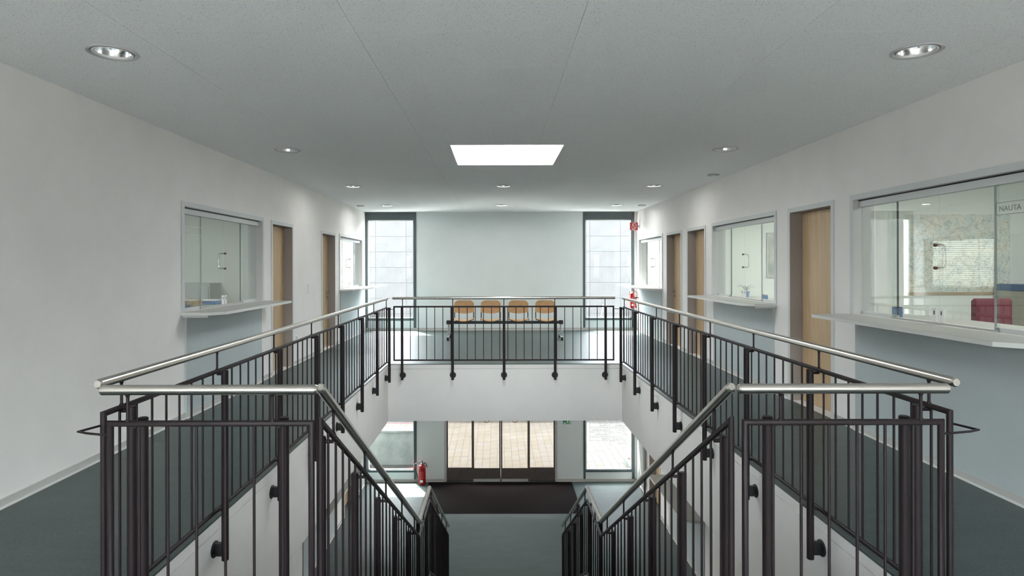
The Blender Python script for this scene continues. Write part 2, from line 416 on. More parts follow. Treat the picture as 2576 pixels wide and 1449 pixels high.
# floors and slab
xs = [WL, OX0, OX1, WR]; ys = [YR, OY0, OY1, YB]
inop = lambda x, y: OX0 < x < OX1 and OY0 < y < OY1
floor = struct(grid_solid(xs, ys, [-.012, 0], lambda x,y,z: not inop(x,y)).build('floor', 'lino'))
slab = struct(grid_solid(xs, ys, [SOF, -.083], lambda x,y,z: not inop(x,y)).build('floor_slab', 'fascia'))
# edge strip of the slab above a fine shadow joint
e = .004
trim = struct(grid_solid([WL, OX0-.0015, OX1+.0015, WR], [YR, OY0-.0015, OY1+.0015, YB], [-.0795, -.012],
              lambda x,y,z: not (OX0-.0015 < x < OX1+.0015 and OY0-.0015 < y < OY1+.0015)).build('trim_1', 'fascia'))
joint = struct(grid_solid([WL, OX0-.012, OX1+.012, WR], [YR, OY0-.012, OY1+.012, YB], [-.083, -.0795],
              lambda x,y,z: not (OX0-.012 < x < OX1+.012 and OY0-.012 < y < OY1+.012)).build('trim_2', 'black'))
ground = struct(box(OFX0, OFX1, YR, YB, GZ-.2, GZ).build('floor_ground', 'lino'))

# baseboards
def baseboard(name, segs, axis, face, sgn, z):
    r = shell(name, (face if axis == 'y' else 0, 5 if axis == 'y' else face, z))
    a = MB(); b = MB()
    for s0, s1 in segs:
        if axis == 'y':
            a.box(face, face+sgn*.012, s0, s1, z+.016, z+.062); b.box(face, face+sgn*.020, s0, s1, z, z+.016)
        else:
            a.box(s0, s1, face, face+sgn*.012, z+.016, z+.062); b.box(s0, s1, face, face+sgn*.020, z, z+.016)
    a.build('skirting_board', 'base', r); b.build('skirting_lip', 'base_lip', r)
def gaps(y0, y1, cuts):
    out = []; y = y0
    for a, b in sorted(cuts):
        if a > y: out.append((y, a))
        y = max(y, b)
    if y < y1: out.append((y, y1))
    return out
def panel_rng(w): return (w[0]+.07, w[1]-.09)
baseboard('baseboard_left', gaps(YR, YB, DOOR_L + [panel_rng(w) for w in WIN_L]), 'y', WL, 1, 0)
baseboard('baseboard_right', gaps(YR, YB, DOOR_R + [panel_rng(w) for w in WIN_R]), 'y', WR, -1, 0)
baseboard('baseboard_back', [(FW_L[1], FW_R[0])], 'x', YB, -1, 0)
baseboard('baseboard_ground_left', gaps(YR, YB, [GDOOR, panel_rng(GWIN)]), 'y', WL, 1, GZ)
baseboard('baseboard_ground_right', gaps(YR, YB, [GDOOR, panel_rng(GWIN)]), 'y', WR, -1, GZ)
baseboard('baseboard_ground_back', [(WL, DOORX[0]), (DOORX[1], WR)], 'x', YB, -1, GZ)

# ceiling of mineral fibre panels
DL = [(-2.36, 3.74), (2.585, 3.74), (-2.36, 6.87), (2.585, 6.87), (-2.36, 9.99), (.112, 9.99), (2.585, 9.99),
      (-2.36, 13.12), (.10, 13.12), (2.585, 13.12), (-2.36, .61), (2.585, .61)]
SKY = (-.515, .74, 6.60, 7.92)
RH = .118                     # radius of the downlight cut-out
ceiling = struct(grid_solid([WL, SKY[0], SKY[1], WR], [YR, SKY[2], SKY[3], YB], [CZ+.16, CZ+.3],
                 lambda x,y,z: not (SKY[0] < x < SKY[1] and SKY[2] < y < SKY[3])).build('ceiling', 'void'))
def rect_sub(r, h):           # rectangle minus rectangle
    x0,x1,y0,y1 = r; a0,a1,b0,b1 = h
    if a0 >= x1 or a1 <= x0 or b0 >= y1 or b1 <= y0: return [r]
    out = []
    if b0 > y0: out.append((x0,x1,y0,b0))
    if b1 < y1: out.append((x0,x1,b1,y1))
    yy0, yy1 = max(y0,b0), min(y1,b1)
    if a0 > x0: out.append((x0,a0,yy0,yy1))
    if a1 < x1: out.append((a1,x1,yy0,yy1))
    return out
pan_cache = {}
jx = [WL] + [-.7925+1.25*k for k in range(-1, 4)] + [WR]
jy = [YR] + [3.43+.625*k for k in range(-10, 19) if YR + .1 < 3.43+.625*k < YB - .05] + [YB]
def holed_panel(r, c, rad):
    x0,x1,y0,y1 = r; mb = MB(); n = 32; g = .0011; ch = .003
    x0 += g; x1 -= g; y0 += g; y1 -= g
    outer = []
    for i in range(n):
        t = 2*math.pi*i/n; dx, dy = math.cos(t), math.sin(t)
        k = min(((x1 if dx > 0 else x0)-c[0])/dx if abs(dx) > 1e-9 else 1e9, ((y1 if dy > 0 else y0)-c[1])/dy if abs(dy) > 1e-9 else 1e9)
        outer.append((c[0]+dx*k, c[1]+dy*k))
    corners = [(x1,y1),(x0,y1),(x0,y0),(x1,y0)]
    for cx_, cy_ in corners:   # snap the nearest ray end to each corner
        i = min(range(n), key=lambda q: (outer[q][0]-cx_)**2+(outer[q][1]-cy_)**2); outer[i] = (cx_, cy_)
    inner = [(c[0]+rad*math.cos(2*math.pi*i/n), c[1]+rad*math.sin(2*math.pi*i/n)) for i in range(n)]
    vs = [(x,y,CZ) for x,y in outer] + [(x,y,CZ) for x,y in inner] + [(x,y,CZ+.018) for x,y in inner] + [(x,y,CZ+.018) for x,y in outer]
    fs = []
    for i in range(n):
        j = (i+1) % n
        fs += [(i,j,n+j,n+i), (n+i,n+j,2*n+j,2*n+i), (2*n+i,2*n+j,3*n+j,3*n+i), (3*n+i,3*n+j,j,i)]
    return mb.add(vs, fs)
for i in range(len(jx)-1):
    for j in range(len(jy)-1):
        for r in rect_sub((jx[i], jx[i+1], jy[j], jy[j+1]), SKY):
            x0,x1,y0,y1 = r
            if x1-x0 < .02 or y1-y0 < .02: continue
            d = [c for c in DL if x0+.1 < c[0] < x1-.1 and y0+.1 < c[1] < y1-.1]
            if d: holed_panel(r, d[0], RH).build('ceiling_panel', 'ceil', ceiling); continue
            key = (round(x1-x0,3), round(y1-y0,3)); ctr = ((x0+x1)/2, (y0+y1)/2, CZ)
            if key in pan_cache: inst(pan_cache[key], 'ceiling_panel', ctr, ceiling)
            else:
                g = .0011
                pan_cache[key] = MB().box(x0+g, x1-g, y0+g, y1-g, CZ, CZ+.018).build('ceiling_panel', 'ceil', ceiling, origin=ctr)

# skylight
sk = thing('skylight', 'bright square rooflight with white diffuser set in the ceiling', 'skylight', (.1125, 7.26, CZ))
box(SKY[0]+.012, SKY[1]-.012, SKY[2]+.012, SKY[3]-.012, CZ+.020, CZ+.030).build('diffuser', 'skylight', sk)
f_ = MB()
for a in ((SKY[0], SKY[0]+.012, SKY[2], SKY[3]), (SKY[1]-.012, SKY[1], SKY[2], SKY[3]), (SKY[0]+.012, SKY[1]-.012, SKY[2], SKY[2]+.012), (SKY[0]+.012, SKY[1]-.012, SKY[3]-.012, SKY[3])):
    f_.box(*a, CZ-.003, CZ+.10)
f_.build('frame', 'white', sk)

# downlights
dl_place = {(-2.36,3.74): 'nearest the stair top above the left corridor', }
def downlight(x, y, label, src=None):
    t = thing('downlight', label, 'ceiling light', (x, y, CZ), 'round recessed downlights')
    if src is None:
        ring = MB().lathe((x,y,CZ), [(.145,-.002),(.142,-.007),(.124,-.007),(.118,-.001),(.113,.012),(.113,.03)], 40)
        ring.f = ring.f[:-2]
        r_ = ring.build('trim_ring', 'frame', t, origin=(x,y,CZ))
        lip = MB().lathe((x,y,CZ), [(.113,-.004),(.108,-.007),(.101,-.004),(.101,.006)], 40); lip.f = lip.f[:-2]
        l_ = lip.build('reflector_lip', 'white', t, origin=(x,y,CZ))
        ref = MB().lathe((x,y,CZ), [(.103,0),(.098,.03),(.088,.06),(.072,.085),(.045,.102),(.02,.108)], 24); ref.f = ref.f[:-2] + [ref.f[-1]]
        f2 = ref.build('reflector', 'chrome', t, origin=(x,y,CZ))
        b_ = MB().cyl((x-.03,y,CZ+.03),(x-.03,y,CZ+.10),.012,10).build('bulb', 'bulb', t, origin=(x,y,CZ))
        b2 = MB().cyl((x+.03,y,CZ+.03),(x+.03,y,CZ+.10),.012,10).build('bulb', 'bulb', t, origin=(x,y,CZ))
        parts = [r_, l_, f2, b_, b2]
    else:
        parts = [inst(p, p.name.split('.')[0], (x,y,CZ), t) for p in src]
    pw = {9.99: 4.0, 13.12: 9.0}.get(y, 0)     # the rows towards the end wall are switched on
    if pw:
        ld = bpy.data.lights.new('downlight_lamp', 'AREA'); ld.shape = 'DISK'; ld.size = .15; ld.energy = pw; ld.color = (1,.99,.97); ld.spread = R(175)
        lo = bpy.data.objects.new('downlight_lamp', ld); place(lo, (x,y,CZ+.002), t)
    return parts
src = None
for (x, y) in DL:
    if y < 1: where = 'before the stair head ' + ('on the two door side' if x < 0 else 'on the three door side')
    else:
        side = 'left' if x < -1 else 'right' if x > 1 else 'mid'
        row = {3.74: 'over the stair top', 6.87: 'level with the skylight', 9.99: 'over the far end of the stairwell', 13.12: 'close to the tall end windows'}[y]
        wallw = {'left': 'on the side with two doors', 'right': 'on the side with three doors', 'mid': 'on the centre line'}[side]
        where = row + ' ' + wallw
    p = downlight(x, y, 'round recessed downlight ' + where, src)
    src = src or p
for k, (x, y, lb) in enumerate([(-2.95, 13.15, 'flat white ceiling disc beside the far left service window'), (3.14, 13.15, 'flat white ceiling disc beside the far right service window'), (3.13, 8.78, 'flat grey ceiling disc by the wall over the middle right service window')]):
    t = thing('smoke_detector', lb, 'detector', (x, y, CZ), 'flat ceiling discs')
    MB().lathe((x,y,CZ), [(.085,0),(.085,-.010),(.075,-.018),(.04,-.020)], 24).build('base', 'grey_plastic', t)
    MB().lathe((x,y,CZ), [(.035,-.0201),(.033,-.028),(.02,-.031)], 16).build('sensor', 'white', t)

# ------------------------------------------------------------------ doors and service windows
def side_geo(side):   # returns wall face x, sign pointing away from the hall
    return (WL, -1) if side == 'L' else (WR, 1)
dn = [0]
def door(side, y0, y1, z, handle_far):
    dn[0] += 1
    fx, s = side_geo(side)
    d = shell('door_%d' % dn[0], (fx, (y0+y1)/2, z))
    zt = z + DZ
    c = MB()   # casing on the wall face
    c.box(fx-s*.012, fx, y0, y0+CAS, z, zt); c.box(fx-s*.012, fx, y1-CAS, y1, z, zt); c.box(fx-s*.012, fx, y0+CAS, y1-CAS, zt-CAS, zt)
    c.build('door_casing', 'frame_white', d)
    r = MB()   # lining of the reveal
    g = .002
    r.box(fx-s*.010, fx+s*.17, y0+CAS-.012, y0+CAS+g, z, zt-CAS); r.box(fx-s*.010, fx+s*.17, y1-CAS-g, y1-CAS+.012, z, zt-CAS)
    r.box(fx-s*.010, fx+s*.17, y0+CAS, y1-CAS, zt-CAS-g, zt-CAS+.012)
    r.build('door_lining', 'reveal', d)
    lx = fx + s*.13
    lf = cbox(lx, lx+s*.04, y0+CAS+.006, y1-CAS-.006, z+.006, zt-CAS-.006, c=.002).build('door_leaf', 'door_wood', d)
    hy = (y1-CAS-.075) if handle_far else (y0+CAS+.075)
    dy = -1 if handle_far else 1
    h = MB()
    h.lathe((lx-s*.0, hy, z+1.05), [(.026,0),(.026,.008),(.012,.010),(.012,.045)], 16, axis=(-s,0,0))
    h.tube([(lx-s*.045,hy,z+1.05),(lx-s*.052,hy+dy*.02,z+1.05),(lx-s*.052,hy+dy*.125,z+1.05)], .010, 8)
    h.build('door_handle', 'steel', lf)
    MB().lathe((lx, hy, z+.955), [(.022,0),(.022,.008),(.006,.010)], 14, axis=(-s,0,0)).build('lock_rose', 'steel', lf)
    hg = MB()
    for zz in (.25, 1.75):
        yy = (y0+CAS+.004) if handle_far else (y1-CAS-.004)
        hg.cyl((lx-s*.008,yy,z+zz),(lx-s*.008,yy,z+zz+.09),.008,8)
    hg.build('hinge', 'reveal', d)
    return d
wnn = [0]
def service_window(side, y0, y1, z, text=None):
    wnn[0] += 1
    fx, s = side_geo(side)
    w = shell('window_%d' % wnn[0], (fx, (y0+y1)/2, z+WZ0))
    a, b = z+WZ0, z+WZ1
    iy0, iy1 = y0+CAS, y1-CAS
    c = MB()
    c.box(fx-s*.014, fx, y0, iy0, a, b); c.box(fx-s*.014, fx, iy1, y1, a, b); c.box(fx-s*.014, fx, iy0, iy1, b-CAS, b)
    c.build('casing', 'frame_white', w)
    l_ = MB()
    l_.box(fx-s*.012, fx+s*.19, iy0-.01, iy0+.002, a, b-CAS); l_.box(fx-s*.012, fx+s*.19, iy1-.002, iy1+.01, a, b-CAS); l_.box(fx-s*.012, fx+s*.19, iy0, iy1, b-CAS-.002, b-CAS+.01)
    l_.build('lining', 'frame', w)
    gx = fx + s*.06
    box(gx-s*.025, gx+s*.035, iy0+.002, iy1-.002, b-CAS-.068, b-CAS-.014).build('sliding_track', 'frame_white', w)
    box(gx-s*.020, gx+s*.030, iy0+.002, iy1-.002, b-CAS-.014, b-CAS-.002).build('shadow_gap', 'black', w)
    zt = b-CAS-.068
    mid = (iy0+iy1)/2; lw = .565
    ys_ = [iy0+.002, mid-lw, mid, mid+lw, iy1-.002]
    # fixed side panes stand behind the two leaves in the middle
    for k in range(4):
        fixed = k in (0, 3)
        xg = gx + s*.014 if fixed else gx
        p0, p1 = ys_[k] + (0 if fixed else .002), ys_[k+1] - (0 if fixed else .002)
        if k == 0: p1 += .05
        if k == 3: p0 -= .05
        pn = box(xg-s*.004, xg+s*.004, p0, p1, a+.014, zt).build('pane', 'glass', w)
        if fixed:
            box(xg-s*.010, xg+s*.012, p0, p1, a, a+.030).build('glazing_bead', 'frame_white', w)
            ye = p1 if k == 0 else p0
            box(xg-s*.006, xg+s*.006, ye-.004, ye+.004, a+.03, zt).build('edge_seal', 'black' if k == 3 else 'frame', w)
        else:
            yl = (p1-.062) if k == 1 else (p0+.010)
            lk = cbox(xg-s*.016, xg-s*.0045, yl, yl+.052, a+.016, a+.125, c=.003).build('lock_box', 'white', w)
            box(xg-s*.0175, xg-s*.0155, yl+.020, yl+.030, a+.075, a+.105).build('keyhole', 'black', lk)
    box(gx-s*.012, gx+s*.012, ys_[1], ys_[3], a+.001, a+.013).build('floor_track', 'grey_plastic', w)
    # U handle on the middle joint
    h = MB(); zc = a+.53
    hy_ = mid+.03
    h.tube([(gx+s*.004,hy_,zc-.09),(gx+s*.048,hy_,zc-.09),(gx+s*.060,hy_,zc-.085),(gx+s*.068,hy_,zc-.07),(gx+s*.068,hy_,zc+.07),(gx+s*.060,hy_,zc+.085),(gx+s*.048,hy_,zc+.09),(gx+s*.004,hy_,zc+.09)], .008, 10)
    hd = h.build('pull_handle', 'chrome', w)
    for zz in (-.09, .09):
        MB().cyl((gx-s*.0045,hy_,zc+zz),(gx-s*.020,hy_,zc+zz),.013,12).build('handle_boss', 'brown', hd)
    if text:
        body, mname = text
        rot = Euler((R(90), 0, R(-90) if s > 0 else R(90)))
        # lettering on the fixed pane at the near end; reads from the hall
        xg = gx + s*.014 - s*.006
        tz = z + 1.920
        if s > 0:
            text_mesh('lettering', body, .052, mname, (xg, iy0+.478, tz), rot, w)
            ly0, ly1 = iy0+.01, iy0+.503
        else:
            text_mesh('lettering', body, .052, mname, (xg, iy0+.175, tz), rot, w)
            ly0, ly1 = iy0+.01, iy0+.54
        for zz in (z+1.895, z+1.978): box(xg-.0005, xg+.0005, ly0, ly1, zz, zz+.004).build('lettering_rule', mname, w)
        if s > 0: box(xg-.0005, xg+.0005, ly1-.004, ly1, z+1.899, z+1.978).build('lettering_rule', mname, w)
    return w
def counter(side, y0, y1, z, label):
    fx, s = side_geo(side)
    t = thing('counter_shelf', label, 'shelf', (fx-s*.2, (y0+y1)/2, z+WZ0-.06), 'counter shelves under the service windows')
    zt = z+WZ0
    dp = .40; ch = .13
    poly = [(fx, y0-.0), (fx-s*(dp-ch), y0-.0), (fx-s*dp, y0+ch), (fx-s*dp, y1-.05), (fx-s*(dp-.05), y1), (fx, y1)]
    if s > 0: poly = poly[::-1]
    MB().prism(poly, zt-.022, zt).build('shelf_top', 'shelf', t)
    cx_ = sum(p[0] for p in poly)/6
    eg = MB().prism([(fx-s*.001 if abs(p[0]-fx) < .01 else p[0]-s*.004*(1), p[1] + (.004 if p[1] > (y0+y1)/2 else -.004)) for p in poly], zt-.030, zt-.0015)
    eg.build('shelf_edge', 'shelf_edge', t)
    for yy in (y0+.02, y1-.14): box(fx, fx-s*.26, yy, yy+.03, zt-.055, zt-.030).build('bracket', 'frame', t)
    return t
tn = [2]
def kick_panel(side, y0, y1, z, wall):
    fx, s = side_geo(side); a, b = panel_rng((y0, y1))
    tn[0] += 1; wall = shell('trim_%d' % tn[0], (fx, (a+b)/2, z))
    p = cbox(fx, fx-s*.018, a, b, z+.0, z+WZ0-.032, c=.002).build('kick_panel', 'panel', wall)
    sc = MB()
    for yy in (a+.05, b-.05):
        for zz in (.98, .50, .12): sc.lathe((fx-s*.018, yy, z+zz), [(.008,0),(.008,.002),(.004,.003)], 8, axis=(-s,0,0))
    sc.build('screw', 'frame', p)
    box(fx-s*.018, fx-s*.030, a, b, z+.016, z+.062).build('panel_skirting', 'base', p)
    box(fx-s*.018, fx-s*.034, a, b, z, z+.016).build('panel_skirting_lip', 'base_lip', p)

for i, (a, b) in enumerate(DOOR_R): door('R', a, b, 0, i == 2)
for i, (a, b) in enumerate(DOOR_L): door('L', a, b, 0, i == 1)
door('R', *GDOOR, GZ, False); door('L', *GDOOR, GZ, False)
lab_r = ['deep counter shelf under the largest lettered service window with the map behind it', 'counter shelf under the service window with the blue flower pot', 'white counter shelf under the far right window with blinds']
for i, (a, b) in enumerate(WIN_R):
    service_window('R', a, b, 0, ('NAUTA', 'lettering_grey') if i == 0 else None)
    counter('R', a - (.12 if i == 0 else 0), b, 0, lab_r[i]); kick_panel('R', a, b, 0, wall_right)
lab_l = ['counter shelf under the left service window nearest the stairs', 'white counter shelf under the far left window with blinds']
for i, (a, b) in enumerate(WIN_L):
    service_window('L', a, b, 0, ('ALS', 'lettering_white') if i == 0 else None)
    counter('L', a, b, 0, lab_l[i]); kick_panel('L', a, b, 0, wall_left)
for sd, wl_, lb in (('R', wall_right, 'counter shelf on the right wall of the ground floor hall'), ('L', wall_left, 'counter shelf on the left wall of the ground floor hall')):
    service_window(sd, *GWIN, GZ); counter(sd, *GWIN, GZ, lb); kick_panel(sd, *GWIN, GZ, wl_)

# ------------------------------------------------------------------ tall facade windows
def tall_window(i, x0, x1, z0, z1, head, sill, letters=False):
    w = shell('window_%d' % (10+i), ((x0+x1)/2, YB, z0))
    fy0, fy1 = YB-.012, YB+.07
    jl, jr = .05, .065
    f = MB(); f.box(x0, x0+jl, fy0, fy1, z0+.06, z1); f.box(x1-jr, x1, fy0, fy1, z0+.06, z1)
    f.box(x0+jl, x1-jr, fy0, fy1, z1-head, z1); f.box(x0+jl, x1-jr, fy0, fy1, sill-.05, sill)
    f.build('window_frame', 'dark_frame', w)
    box(x0+jl, x1-jr, YB, fy1, z0, sill-.05).build('parapet_panel', 'wall_end', w)
    box(x0, x1, YB-.02, YB-.012, z0, z0+.062).build('window_skirting', 'base', w)
    st = MB(); q = .03
    st.box(x0+jl, x0+jl+q, YB+.01, YB+.06, sill, z1-head); st.box(x1-jr-q*.6, x1-jr, YB+.01, YB+.06, sill, z1-head)
    st.box(x0+jl, x1-jr, YB+.01, YB+.06, sill, sill+.02); st.box(x0+jl, x1-jr, YB+.01, YB+.06, z1-head-.02, z1-head)
    st.build('sash', 'white', w)
    box(x0+jl+q, x1-jr-q*.6, YB+.031, YB+.037, sill+.02, z1-head-.02).build('pane', 'glass_clear', w)
    return w
tall_window(0, *FW_L, 0, CZ, .19, .29)
tall_window(1, *FW_R, 0, CZ, .19, .29)
tall_window(2, *FW_L, GZ, SOF-.12, .10, GZ+.28)
dw = tall_window(3, *FW_R, GZ, SOF-.12, .10, GZ+.28)
# tenants' directory on the ground floor glass, read from outside (mirrored in here)
cols = [(2.243, 2.698, ['', 'STRECK', 'WOLFFGRAMM', 'ZOLLIMPEX', 'MWY']), (2.73, 3.18, ['', 'SCHNEIDER', 'ZOLL-FIT', 'FMV', 'WINCANTON', 'ZA KAYA'])]
rotm = Euler((R(90), 0, 0))
for (cx0, cx1, names) in cols:
    for k, nm in enumerate(names):
        zz = -2.271 - .1095*(k-1)
        fr = MB(); t_ = .005; h_ = .095
        fr.box(cx0, cx1, YB+.028, YB+.030, zz-h_, zz-h_+t_).box(cx0, cx1, YB+.028, YB+.030, zz-t_, zz).box(cx0, cx0+t_, YB+.028, YB+.030, zz-h_+t_, zz-t_).box(cx1-t_, cx1, YB+.028, YB+.030, zz-h_+t_, zz-t_)
        pl = fr.build('directory_plate', 'lettering', dw)
        if nm: text_mesh('directory_name', nm, .054, 'lettering', (cx1-.03, YB+.029, zz-.070), rotm, pl, extrude=.0006, mirror=True)

# entrance: four leaves
ent = shell('door_20', (XC, YB, GZ))
TOPZ = SOF-.12
leafs = [(-1.235, -.585, 0), (-.60, .085, -.045), (.085, .77, -.045), (.755, 1.405, 0)]
fr = MB().box(DOORX[0], -1.235, YB-.01, YB+.09, GZ, TOPZ).box(1.405, DOORX[1], YB-.01, YB+.09, GZ, TOPZ).box(-1.235, 1.405, YB-.07, YB+.09, TOPZ-.15, TOPZ)
fr.build('door_frame', 'frame', ent)
for (a, b, dy) in leafs:
    y0, y1 = YB+.02+dy, YB+.055+dy
    a += .003; b -= .003
    lf = MB().box(a, a+.034, y0, y1, GZ+.01, TOPZ-.155).box(b-.034, b, y0, y1, GZ+.01, TOPZ-.155).box(a+.034, b-.034, y0, y1, GZ+.01, GZ+.335).box(a+.034, b-.034, y0, y1, TOPZ-.22, TOPZ-.155)
    lo = lf.build('door_leaf', 'door_metal', ent)
    box(a+.034, b-.034, y0+.014, y0+.020, GZ+.335, TOPZ-.22).build('pane', 'glass_door', lo)
    if dy:
        box(a+.02, b-.02, y0-.004, y0, GZ+.012, GZ+.075).build('brush_strip', 'frame', lo)
        c_ = MB(); n_ = 24; cx_ = (a+b)/2; cz_ = -2.172
        ring = MB().lathe((cx_, y0+.012, cz_), [(.070,0),(.070,.0015),(.058,.0015),(.058,0)], 28, axis=(0,-1,0)); ring.f = ring.f[:-2]
        ring.build('warning_ring', 'red_sign', lo)

# ------------------------------------------------------------------ railings
RB, RF, RP, RH_ = .006, .013, .021, .021     # baluster, frame, post, handrail radii
HZ, TZ, BZ = 1.048, .911, .063
bar_cache = {}
def baluster(p, x, y, z0, z1):
    key = round(z1-z0, 3)
    if key in bar_cache: return inst(bar_cache[key], 'baluster', (x,y,z0), p)
    o = MB().cyl((x,y,z0),(x,y,z1), RB, 8).build('baluster', 'rail', p, origin=(x,y,z0)); bar_cache[key] = o; return o
rod_cache = {}
def rod(p, x, y, z0, z1):
    key = round(z1-z0, 3)
    if key in rod_cache: return inst(rod_cache[key], 'handrail_support', (x,y,z0), p)
    mb = MB().cyl((x,y,z0),(x,y,z1), .0065, 8).lathe((x,y,z0), [(.012,0),(.0065,.012)], 8).lathe((x,y,z1-.012), [(.0065,0),(.011,.012)], 8)
    o = mb.build('handrail_support', 'rail', p, origin=(x,y,z0)); rod_cache[key] = o; return o
post_cache = {}
def post(p, x, y, zt, zb, wdir, wdist, stub, key):
    """round post; wdir = direction of the wall it is bracketed to; stub = offset to the panel plane"""
    z_ref = zt
    if key in post_cache:
        po, br = post_cache[key]
        o = inst(po, 'post', (x,y,zt), p); inst(br, 'wall_bracket', (x,y,zt), o); return o
    mb = MB().lathe((x,y,zb), [(RP-.003,0),(RP,.003),(RP,zt-zb-.003),(RP-.004,zt-zb)], 20)
    sv = Vector(stub)
    for zz in (TZ-HZ+zt-.0 - (TZ-HZ) - .022, zt-(TZ-BZ)-.006):
        mb.cyl((x,y,zz), (x+sv.x, y+sv.y, zz), .009, 8)
    po = mb.build('post', 'rail', p, origin=(x,y,zt))
    wd = Vector(wdir); c = Vector((x,y,zb+.067)); side = Vector((-wd.y, wd.x, 0))
    b = MB()
    b.lathe(c + wd*wdist, [(.050,0),(.050,.006),(.046,.009)], 24, axis=(-wd.x,-wd.y,0))
    e0 = c + wd*(RP*.6); e1 = c + wd*(wdist-.006)
    lo = [min(e0.x - abs(side.x)*.015, e1.x - abs(side.x)*.015), max(e0.x + abs(side.x)*.015, e1.x + abs(side.x)*.015)]
    ly = [min(e0.y - abs(side.y)*.015, e1.y - abs(side.y)*.015), max(e0.y + abs(side.y)*.015, e1.y + abs(side.y)*.015)]
    b.box(lo[0], lo[1], ly[0], ly[1], c.z-.038, c.z+.038)
    for q in (-1, 1):
        b.lathe(c + wd*(wdist-.009) + side*q*.034 + Vector((0,0,-.018)), [(.008,0),(.008,.006),(.005,.009)], 8, axis=(-wd.x,-wd.y,0))
    br = b.build('wall_bracket', 'black', po, origin=(x,y,zt))
    post_cache[key] = (po, br); return po

def handrail(p, pts): return MB().tube(pts, RH_, 20, cap=.008).build('handrail', 'steel', p)
def frame_loop(p, pts): return MB().tube(pts, RF, 12, closed=True).build('panel_frame', 'rail', p)

POST_Y = [2.775+.948*k for k in range(8)]
def side_railing(name, label, xr, xp, xw, sgn):
    t = thing(name, label, 'railing', (xr, 6.05, 0.0))
    handrail(t, [(xr, 2.615, HZ), (xr, 9.49, HZ)])
    frame_loop(t, [(xr, 2.648, TZ), (xr, 9.449, TZ), (xr, 9.449, BZ), (xr, 2.648, BZ)])
    for n in range(-9, 42): baluster(t, xr, 3.930+.1299*n, BZ, TZ)
    for y in POST_Y:
        post(t, xp, y, TZ+.006, -.245, (sgn,0,0), abs(xw-xp), (xr-xp,0,0), name)
        rod(t, xr, y, TZ+.008, HZ-.018)
    return t
rl = side_railing('balcony_railing', 'long railing along the left corridor beside the stairwell', -1.714, -1.667, OX0, -1)
rr = side_railing('gallery_railing', 'long railing along the right corridor beside the stairwell', 1.970, 1.915, OX1, 1)
# far railing in front of the bench
yb, yp = 9.66, 9.612
t = thing('cross_railing', 'railing across the far end of the stairwell before the wooden bench', 'railing', (.11, yb, 0))
handrail(t, [(-1.654, yb, HZ), (1.869, yb, HZ)])
frame_loop(t, [(-1.635, yb, TZ), (1.85, yb, TZ), (1.85, yb, BZ), (-1.635, yb, BZ)])
for i in range(1, 27): baluster(t, -1.635+3.485/27*i, yb, BZ, TZ)
for x in (-1.501, -.703, .110, .918, 1.716):
    post(t, x, yp, TZ+.006, -.245, (0,1,0), OY1-yp, (0,yb-yp,0), 'cross')
    rod(t, x, yb, TZ+.008, HZ-.018)
for s_, xs_, xe in ((1, -1.635, -1.707), (-1, 1.85, 1.965)):
    MB().tube([(xs_, yb, .872), ((xs_+xe)/2, yb, .872), (xe, yb-.06, .872), (xe, 9.449, .872)], .005, 8).build('link_rod', 'rail', t)
# railings either side of the stair head
yf, yfp = 2.484, 2.548
def head_railing(name, label, xa, xb, h0, h1, posts, n, corner):
    t = thing(name, label, 'railing', ((xa+xb)/2, yf, 0))
    handrail(t, [(h0, yf, HZ), (h1, yf, HZ)])
    frame_loop(t, [(xa, yf, TZ), (xb, yf, TZ), (xb, yf, BZ), (xa, yf, BZ)])
    for i in range(1, n): baluster(t, xa+(xb-xa)/n*i, yf, BZ, TZ)
    for x in posts:
        post(t, x, yfp, TZ+.010, -.245, (0,-1,0), yfp-OY0, (0,yf-yfp,0), 'head')
        rod(t, x-.025 if x < 0 else x+.025, yf, TZ+.008, HZ-.018)
    MB().tube(corner, .005, 8).build('link_rod', 'rail', t)
    return t
head_railing('short_railing', 'short railing at the stair head on the left side', -1.58, -.759, -1.612, -.742, (-1.484, -.894), 7,
             [(-1.58, yf, .862), (-1.70, yf+.035, .862), (-1.752, yf+.06, .862), (-1.728, 2.62, .862), (-1.715, 2.66, .862)])
head_railing('end_railing', 'short railing at the stair head on the right side', 1.012, 1.812, .992, 1.836, (1.132, 1.705), 7,
             [(1.812, yf, .862), (1.96, yf+.035, .862), (2.012, yf+.06, .862), (1.988, 2.62, .862), (1.975, 2.66, .862)])

# stairs
NR1, NR2 = 11, 10; RIS = -GZ/21; TRD = .2957
SX0, SX1 = -.708, .945
y1e = OY0 + TRD*(NR1-1); zl = -RIS*NR1; yl1 = 6.55; y2e = yl1 + TRD*(NR2-1)
st = thing('staircase', 'straight stair with landing going down to the entrance hall', 'staircase', (XC, 5.8, GZ))
def nos(k): return (OY0 + TRD*(k-1), -RIS*k) if k <= NR1 else (yl1 + TRD*(k-NR1-1), zl - RIS*(k-NR1))
prof = [(OY0, -.03)]
for k in range(1, NR1+1):
    y, z = nos(k); prof += [(y, z-.03), (y + (TRD if k < NR1 else yl1-y1e), z-.03)]
for k in range(NR1+1, 21):
    y, z = nos(k); prof += [(y, z-.03), (y+TRD, z-.03)]
yend = prof[-1][0]
prof += [(yend, GZ), (yend-.35, GZ), (yl1-.05, zl-.26), (y1e-.05, zl-.26), (OY0, -.36)]
MB().prism_x(prof, SX0, SX1).build('flight', 'stair', st)
tr0 = None
for k in list(range(1, NR1)) + list(range(NR1+1, 21)):
    y, z = nos(k)
    if tr0 is None: tr0 = cbox(SX0, SX1, y-.0, y+TRD+.02, z-.0299, z, c=.004).build('tread', 'lino', st, origin=(XC, y, z))
    else: inst(tr0, 'tread', (XC, y, z), st)
